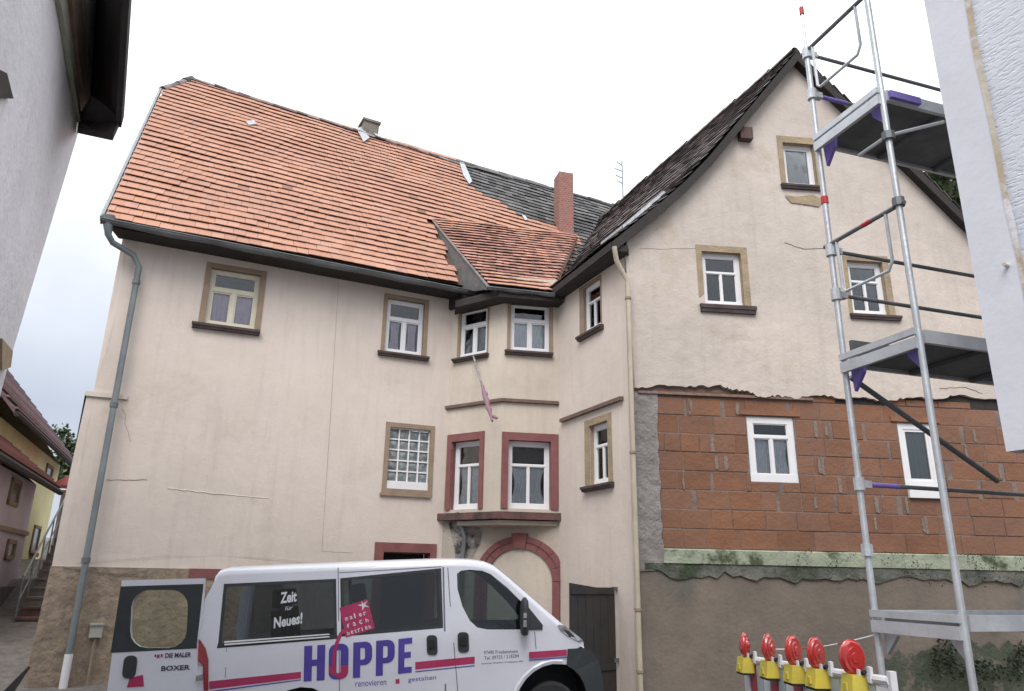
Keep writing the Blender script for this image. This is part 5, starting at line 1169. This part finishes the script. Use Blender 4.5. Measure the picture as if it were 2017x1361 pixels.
# door handles
def rr_px(x0, y0, x1, y1, sk=0, k=3, r=.35):
    w_, h_ = (x1 - x0), (y1 - y0); R_ = min(w_, h_) * r; o = []
    for cx_, cy_, a0 in ((x1 - R_, y0 + R_, -90), (x1 - R_, y1 - R_, 0), (x0 + R_, y1 - R_, 90), (x0 + R_, y0 + R_, 180)):
        for i in range(k + 1): t = rad(a0 + 90 * i / k); x, y = cx_ + R_ * cos(t), cy_ + R_ * sin(t); o.append((x + sk * (y - y0), y))
    return o
for bx_ in ((840, 1251, 861, 1290), (901, 1245, 923, 1285)):
    h_ = vpoly(rr_px(*bx_, .03), VTRIM, 'door_handle', .002, th_=.012, P=VB); vpoly(rr_px(bx_[0] + 4, bx_[1] + 8, bx_[2] - 4, bx_[3] - 14), TYRE, 'handle_grip', .014, th_=.02, P=h_)
# tail light
vpoly([(388, 1256), (396, 1262), (406, 1278), (411, 1300), (411, 1360), (402, 1360), (400, 1310), (388, 1300)], LAMPR, 'tail_light', .003, th_=.015, P=VB)
vpoly([(389, 1302), (398, 1306), (399, 1312), (389, 1310)], CHROME, 'reflector', .004, th_=.004)
# open rear door, in line with the side
def dhit(px, py): 
    u, z = WV.hit(px, py, .06); return u, z
rd = [dhit(*p) for p in ((240, 1143), (403, 1139), (398, 1200), (388, 1262), (386, 1420), (203, 1420), (213, 1347), (226, 1250))]
gh = [dhit(*p) for p in rr_px(258, 1161, 371, 1276, 0, 4, .3)]; gh = [dhit(x - .05 * (y - 1161), y) for x, y in rr_px(261, 1162, 372, 1276, 0, 4, .3)]
dfn = lambda u, z, n: WV.pt(u, z, .06 + n)
bk = [dhit(*p) for p in ((238, 1155), (401, 1150), (388, 1270), (388, 1277), (217, 1286), (219, 1280))]
od = MB().sheet(rd, [gh], dfn, .3, reveal=.04, rim=.06).build('rear_door', VAN, VB, label='rear door swung wide open')
MB().sheet(bk, [gh], lambda u, z, n: WV.pt(u, z, .064 + n), 0).build('black_panel', VTRIM, od)
MB().sheet(gh, [], lambda u, z, n: WV.pt(u, z, .045), 0).build('door_glass', DGLASS, od)
MB().sheet(rd, [gh], lambda u, z, n: WV.pt(u, z, -.002), 0).build('inner_panel', VAN, od)
def dpoly(pts, m, name, o_=.066, th_=0):
    lp = [dhit(*p) for p in pts]; mb = MB()
    if th_: mb.prism([WV.pt(u, z, o_) for u, z in lp], WV.n * th_)
    else: mb.sheet(lp, [], lambda u, z, n: WV.pt(u, z, o_), 0)
    return mb.build(name, m, od)
dpoly(rr_px(246, 1291, 272, 1336, -.12, 4, .42), VTRIM, 'door_handle', .062, .015)
dpoly([(256, 1335), (282, 1329), (284, 1352), (250, 1354)], MAG, 'logo_fragment')
dpoly([(388, 1330), (399, 1328), (399, 1340), (387, 1341)], CHROME, 'door_hinge', .062, .03)
dpoly([(305, 1289), (308, 1289), (308, 1294), (305, 1294)], INK, 'logo_dot'); dpoly([(310, 1289), (315, 1289), (314, 1296), (309, 1296)], MAG, 'logo_dot'); dpoly([(317, 1288), (321, 1288), (321, 1294), (317, 1294)], MAG, 'logo_dot')
# lettering
def text_mesh(s, bold=0):
    cu_ = bpy.data.curves.new('t', 'FONT'); cu_.body = s; cu_.offset = bold; cu_.resolution_u = 3
    o = bpy.data.objects.new('t', cu_); COL.objects.link(o); bpy.context.view_layer.update()
    me = o.to_mesh(); vs = [v.co.copy() for v in me.vertices]; fs = [tuple(p.vertices) for p in me.polygons]; o.to_mesh_clear(); bpy.data.objects.remove(o); return vs, fs
def text_px(s, TLp, TRp, BLp, fn, m, name, P, bold=.0):
    """maps the text bounding box on three pixel corners of a printed surface"""
    vs, fs = text_mesh(s, bold); x0, x1 = min(v.x for v in vs), max(v.x for v in vs); y0, y1 = min(v.y for v in vs), max(v.y for v in vs)
    o = []
    for v in vs:
        a = (v.x - x0) / (x1 - x0); b = (y1 - v.y) / (y1 - y0); px = TLp[0] + a * (TRp[0] - TLp[0]) + b * (BLp[0] - TLp[0]); py = TLp[1] + a * (TRp[1] - TLp[1]) + b * (BLp[1] - TLp[1]); o.append(fn(px, py))
    return MB().add(o, fs).build(name, m, P)
vf = lambda off: (lambda px, py: vp_(*vuh(px, py, off), off))
df = lambda px, py: WV.pt(*WV.hit(px, py, .067), .067)
tp = 'lettering'
text_px('Zeit', (553, 1167), (585, 1163), (552, 1189), vf(.002), WINK, tp, bo, .03)
text_px('für', (562, 1195), (577, 1192), (561, 1203), vf(.002), WINK, tp, bo, .0)
text_px('Neues!', (540, 1216), (596, 1206), (539, 1238), vf(.002), WINK, tp, bo, .03)
vpoly([(668.8, 1197.3), (723.6, 1180.6), (738.7, 1237.7), (681.5, 1256)], MAG, 'square_logo', .004)
O_ = V((668.8, 1197.3)); X_ = V((54.8, -16.7)); Y_ = V((13.6, 58.7))
def lt(s, a, b, w_, h_):
    p = O_ + X_ * a + Y_ * b; q = p + X_ * w_; r_ = p + Y_ * h_; text_px(s, p, q, r_, vf(.006), WINK, tp, bo, .02)
for i, c_ in enumerate('maler'): lt(c_, .10 + .165 * i, .36 if c_ != 'l' else .31, .10 if c_ != 'l' else .04, .11 if c_ != 'l' else .16)
for i, c_ in enumerate('fach'): lt(c_, .10 + .225 * i, .58, .1, .13)
for i, c_ in enumerate('betrieb'): lt(c_, .06 + .128 * i, .82, .085 if c_ != 'i' else .04, .12)
lp = [(712, 1184), (716, 1189), (724, 1183), (719, 1191), (728, 1196), (718, 1195), (714, 1203), (713, 1194), (704, 1192), (713, 1190)]
vpoly(lp, WINK, 'star_mark', .006)
vpoly([(676, 1238), (683, 1243), (674, 1250), (667, 1268), (661, 1290), (660, 1314), (654, 1314), (655, 1288), (660, 1266), (668, 1247)], MAG, 'brush_stroke', .0075)
def letter(name, x0, x1, yt0, yb0, skew, polys, m=VIO, off=.004):
    # polys given in unit cell: outline and holes
    def mp_(a, b): return (x0 + a * (x1 - x0) - skew * b, yt0 + b * (yb0 - yt0) - 3.0 * (a - .5))
    for o_, hs in polys:
        lp = [vuh(*mp_(a, b)) for a, b in o_]; hl = [[vuh(*mp_(a, b)) for a, b in h] for h in hs]
        MB().sheet(lp, hl, lambda u, h, n: vp_(u, h, off), 0).build(name, m, bo)
def rr(x0, y0, x1, y1, rx_, ry_, cs=(1, 1, 1, 1), k=4):
    o = []
    for (cx_, cy_, a0, on, ex, ey) in ((x1 - rx_, y0 + ry_, -90, cs[0], x1, y0), (x1 - rx_, y1 - ry_, 0, cs[1], x1, y1), (x0 + rx_, y1 - ry_, 90, cs[2], x0, y1), (x0 + rx_, y0 + ry_, 180, cs[3], x0, y0)):
        if not on: o.append((ex, ey)); continue
        for i in range(k + 1): t = rad(a0 + 90 * i / k); o.append((cx_ + rx_ * cos(t), cy_ + ry_ * sin(t)))
    return o
Hh = [([(0, 0), (.38, 0), (.38, .4), (.62, .4), (.62, 0), (1, 0), (1, 1), (.62, 1), (.62, .58), (.38, .58), (.38, 1), (0, 1)], [])]
Oo = [(rr(0, 0, 1, 1, .38, .2), [rr(.4, .17, .6, .83, .1, .05)])]
Pp_ = [([(0, 0)] + rr(0, 0, 1, .66, .38, .22, (1, 1, 0, 0))[:-2] + [(.38, .66), (.38, 1), (0, 1)], [rr(.38, .17, .62, .5, .1, .06, (1, 1, 0, 0))])]
Ee = [([(0, 0), (1, 0), (1, .17), (.45, .17), (.45, .4), (.92, .4), (.92, .57), (.45, .57), (.45, .83), (1, .83), (1, 1), (0, 1)], [])]
letter('letter_h', 599.5, 641, 1271, 1341, 1.5, Hh); letter('letter_o', 648, 687, 1268, 1338, 1, Oo); letter('letter_p', 696, 733.5, 1264, 1334, 1, Pp_)
letter('letter_p', 741, 778, 1260.5, 1330, 1, Pp_); letter('letter_e', 785, 812, 1257, 1326, 1, Ee)
lo_ = [(0, .62), (.4, .62), (.4, .78)] + [(.4, .83), (.6, .83), (.6, .62), (1, .62)] + rr(0, 0, 1, 1, .38, .2)[5:10] + [(0, .8)]
letter('letter_o_red_base', 648, 687, 1268, 1338, 1, [([p for p in lo_], [])], MAG, .006)
def stripe(p, q, h0, h1, m, off=.003): vpoly([p, q, (q[0], q[1] + h1), (p[0], p[1] + h0)], m, 'stripe', off, seg=.05)
stripe((412, 1342), (593, 1323), 16, 13, MAG); stripe((412, 1361), (593, 1338), 3, 2, VIO)
stripe((818, 1304), (935, 1293), 15, 14, MAG); stripe((818, 1322), (935, 1310), 2.2, 2.2, VIO)
stripe((1042, 1284), (1116, 1279), 13, 12, MAG, .012); stripe((1042, 1299), (1116, 1293.5), 2.2, 2, VIO, .012)
text_px('97490 Friedensheim', (953, 1282), (1020, 1279), (953, 1289), vf(.002), INK, tp, bo)
text_px('Tel. 09725 / 218284', (954, 1293), (1022, 1288), (954, 1300), vf(.002), INK, tp, bo)
text_px('www.maler-hoppe.de', (948, 1305), (1030, 1300), (948, 1310), vf(.002), INK, tp, bo)
text_px('renovieren', (700, 1341), (761, 1337), (700, 1353), vf(.002), VIO, tp, bo)
vpoly([(779, 1338), (787, 1337), (787, 1346), (779, 1347)], MAG, 'logo_dot', .003)
text_px('gestalten', (804, 1334), (859, 1329), (804, 1346), vf(.002), VIO, tp, bo)
text_px('DIE MALER', (326, 1286.5), (377, 1284.5), (325, 1296), df, INK, tp, od, .03)
text_px('BOXER', (318, 1312), (375, 1309), (317, 1322), df, INK, tp, od, .03)
seam([(395, 1345), (411, 1341)], 12, LAMPR) if False else None
# ------------------------------------------------------------------ background left
def far_house(name, label, W, ua, ub_, zt0, m, roofm, zb0, tilt=.0, ov=.5, rise=2.2, run=1.6):
    H = thing(name, label, 'house', W.pt((ua + ub_) / 2, zb0)); 
    MB().add([W.pt(ua, zb0, 0), W.pt(ub_, zb0, 0), W.pt(ub_, zt0, 0), W.pt(ua, zt0, 0), W.pt(ua, zb0, -6), W.pt(ub_, zb0, -6), W.pt(ub_, zt0, -6), W.pt(ua, zt0, -6), W.pt(ua, zt0 + rise + 1, -3), W.pt(ub_, zt0 + rise + 1, -3)], [(0, 1, 2, 3), (4, 5, 6, 7), (0, 3, 8, 7, 4), (1, 2, 9, 6, 5)]).build('wall', m, H)
    e0, e1 = W.pt(ua - .2, zt0 - .15, ov), W.pt(ub_ + .2, zt0 - .15, ov); r0, r1 = W.pt(ua - .2, zt0 + rise + 1, -3), W.pt(ub_ + .2, zt0 + rise + 1, -3)
    ro = MB().prism([e0, e1, r1, r0], (0, 0, .1)).prism([W.pt(ua - .2, zt0 - .15, -6 - ov), W.pt(ub_ + .2, zt0 - .15, -6 - ov), r1, r0], (0, 0, .1)).build('roof', roofm, H)
    n_ = 16; mb = MB()
    for i in range(n_): t = i / n_; mb.bar(e0.lerp(r0, t) + V((0, 0, .14)), e1.lerp(r1, t) + V((0, 0, .14)), .12, .05)
    mb.build('tile_courses', roofm, ro, kind='stuff')
    MB().tube([e0 + W.n * .05, e1 + W.n * .05], .07, 6).build('gutter', WOOD, H)
    return H
def fwin(W, q, P, m=ROOM, fr_=SAND, sill=True):
    r = rect(W, q); ul, ur, zb, zt = r; z = MB(); f = .09
    z.box(W, ul, ul + f, zb, zt, 0, .05).box(W, ur - f, ur, zb, zt, 0, .05).box(W, ul + f, ur - f, zt - f, zt, 0, .05).box(W, ul + f, ur - f, zb, zb + f, 0, .05)
    o = z.build('window', fr_, P); MB().box(W, ul + f, ur - f, zb + f, zt - f, .004, .012).build('pane', m, o)
    if sill: MB().box(W, ul - .1, ur + .1, zb - .12, zb, 0, .15).build('sill', RED, o)
    return o
PGL = M('far_pane', (.16, .16, .18), .2, spec=.6)
# lilac house
Wli = Wall(gp(70, 21.5), 157.6); lz = Wli.hit(40, 928)[1]
ul0 = Wli.gx(38); zt_ = (Wli.hit(75, 943, .5)[1] + Wli.hit(15, 908, .5)[1]) / 2 + .12
Hli = far_house('lilac_house', 'small lilac house with red tiled roof, nearest on the far left', Wli, ul0, ul0 + 7, zt_, LILAC, M('old_red_tile', (.26, .10, .09), .85, (.16, .09, .085), 3, .15, rnd=.3), 0.5, rise=1.6)
fwin(Wli, [(25, 940), (40, 948), (28, 1000), (14, 992)], Hli, PGL, sill=False); fwin(Wli, [(17, 1062), (30, 1064), (20, 1104), (8, 1100)], Hli, PGL, sill=False)
a = Wli.hit(30, 1047); MB().box(Wli, ul0, ul0 + 7, a[1] - .04, a[1] + .06, 0, .06).build('string_course', SAND, Hli)
MB().box(Wli, ul0 - .1, ul0 + 7, 0, Wli.hit(30, 1152)[1], 0, .2).build('plinth', DARKW, Hli)
# yellow house
Wy = Wall(gp(78, 27), 157.6); uy = Wy.gx(78); zty = (Wy.hit(138, 911, .6)[1] + Wy.hit(10, 795, .6)[1]) / 2 + .12
Hy = far_house('yellow_house', 'tall yellow house with brown tiled roof behind the lilac one', Wy, uy, uy + 11, zty, YWALL, M('brown_pan_tile', (.25, .17, .17), .85, (.17, .12, .13), 3, .15, rnd=.3), 0.8, rise=3.0, ov=.6)
fwin(Wy, [(92, 915), (103, 917), (99, 942), (88, 940)], Hy, PGL); fwin(Wy, [(68, 1034), (79, 1036), (68, 1090), (58, 1088)], Hy, PGL)
# pinkish wall and red canopy right of the yellow house
Wk = Wall(gp(112, 23.5), 80); uk = Wk.gx(92)
Kh = thing('pink_outbuilding', 'low pinkish outbuilding with small red roof at the top of the steps', 'outbuilding', Wk.pt(0, 1.5))
zk = Wk.hit(125, 965)[1]
MB().box(Wk, uk, uk + 4, 1, zk, -3, 0).build('wall', LILAC, Kh)
MB().prism([Wk.pt(Wk.hit(108, 968)[0], zk, .5), Wk.pt(uk + 4, zk + .0, .5), Wk.pt(uk + 4, zk + 1.0, -1), Wk.pt(Wk.hit(108, 968)[0] + .8, zk + 1.0, -1)], (0, 0, .1)).build('roof', M('bright_red_roof', (.36, .07, .07), .7, (.26, .06, .06), 4, .15), Kh)
# stairs with railing
s0 = gp(70, 15.6); s1 = gp(124, 20.0); Wst = Wall(s0, Q=s1)
zs0 = at(70, 1236, 15.6).z; zs1 = at(122, 1035, 20.0).z; nS = 12; Ls = (V((*s1, 0)) - V((*s0, 0))).length
ST = thing('outdoor_stairs', 'narrow stone steps with an iron handrail climbing beside the house corner', 'stairs', (s0[0], s0[1], zs0))
sidew = yawd(-25 + 90)
base_d = Wst.d
for i in range(nS):
    a = V((*s0, 0)) + base_d * (Ls * i / nS); b = a + base_d * (Ls / nS + .25); zz_ = zs0 + (zs1 - zs0) * (i + 1) / nS
    lp = [a - sidew * .18, a + sidew * .55, b + sidew * .55, b - sidew * .18]
    MB().prism([V((p.x, p.y, zz_ - .6)) for p in lp], (0, 0, .6 - .045)).prism([V((p.x, p.y, zz_ - .045)) - base_d * .03 for p in lp], (0, 0, .045)).build('step', STEPM if i > 1 else M('red_step', (.2, .12, .11), .95, None, 5, .2, .4, 30), ST)
r0_ = V((*s0, zs0)) - sidew * .18; r1_ = V((*s1, zs1)) - sidew * .18
rl_ = MB().tube([r0_ + V((0, 0, .95)), r1_ + V((0, 0, .95))], .022, 8).tube([r0_ + V((0, 0, .5)), r1_ + V((0, 0, .5))], .014, 8).build('handrail', ZINC, ST)
for i in range(6):
    p = r0_.lerp(r1_, i / 5); MB().tube([p, p + V((0, 0, .95))], .018, 6).build('baluster', ZINC, rl_)
MB().prism([V((p.x, p.y, 0)) for p in [V((*s0, 0)) + sidew * .6 + base_d * .4, V((*s1, 0)) + sidew * .6, V((*s1, 0)) + sidew * .85, V((*s0, 0)) + sidew * .85 + base_d * .4]], (0, 0, zs0 + .3)).build('side_wall', DARKW, ST)
# dark leaning piece at lower left edge
q0_ = at(58, 1313, 10.5); q1_ = at(18, 1360, 10.3)
dk_ = thing('dark_post', 'dark pointed post leaning at the lower left edge beside the path', 'post', (q1_.x - .2, q1_.y, gz(q1_.x, q1_.y) - .05))
MB().bar(V((q1_.x - .25, q1_.y, gz(q1_.x, q1_.y) - .1)), q0_, .28, .2, V((0, 0, 1)), .03, .03).build('post_shaft', IRON, dk_)
# ------------------------------------------------------------------ trees
def tree(label, base, cz_, rx_, rz_, n_, ls):
    T = thing('leafy_tree', label, 'tree', base); c = V((base[0], base[1], cz_))
    mb = MB(); mb.tube([V(base), V(base).lerp(c, .5) + V((.2, 0, 0)), c], [.22, .16, .06], 8)
    for k in range(8):
        e = c + V((random.uniform(-.7, .7) * rx_, random.uniform(-.7, .7) * rx_, random.uniform(-.3, .8) * rz_)); mb.tube([V(base).lerp(c, random.uniform(.5, .95)), e], [.06, .015], 5)
    mb.build('trunk', BARK, T)
    mb = MB(); cl_ = [c + V((random.gauss(0, .42) * rx_, random.gauss(0, .42) * rx_, random.gauss(0, .42) * rz_)) for _ in range(26)]
    for i in range(n_):
        k = random.choice(cl_); p = k + V((random.gauss(0, .17) * rx_, random.gauss(0, .17) * rx_, random.gauss(0, .14) * rz_)); s_ = ls * random.uniform(.6, 1.3)
        a = V((random.gauss(0, 1), random.gauss(0, 1), random.gauss(0, 1))).normalized(); b = a.cross(V((random.random(), .3, 1))).normalized(); mb.add([p - a * s_, p + b * s_ * .6, p + a * s_, p - b * s_ * .6], [(0, 1, 2, 3)])
    mb.build('crown', LEAF, T)
p = at(150, 900, 48); tree('green tree rising behind the left corner of the plastered house', (p.x, p.y, 2), p.z - .6, 1.5, 1.9, 4200, .16)
p = at(1868, 372, 26); tree('tree seen through the gap between the scaffold deck and gable roof', (p.x, p.y, 1), p.z, 1.3, 1.5, 3000, .12)
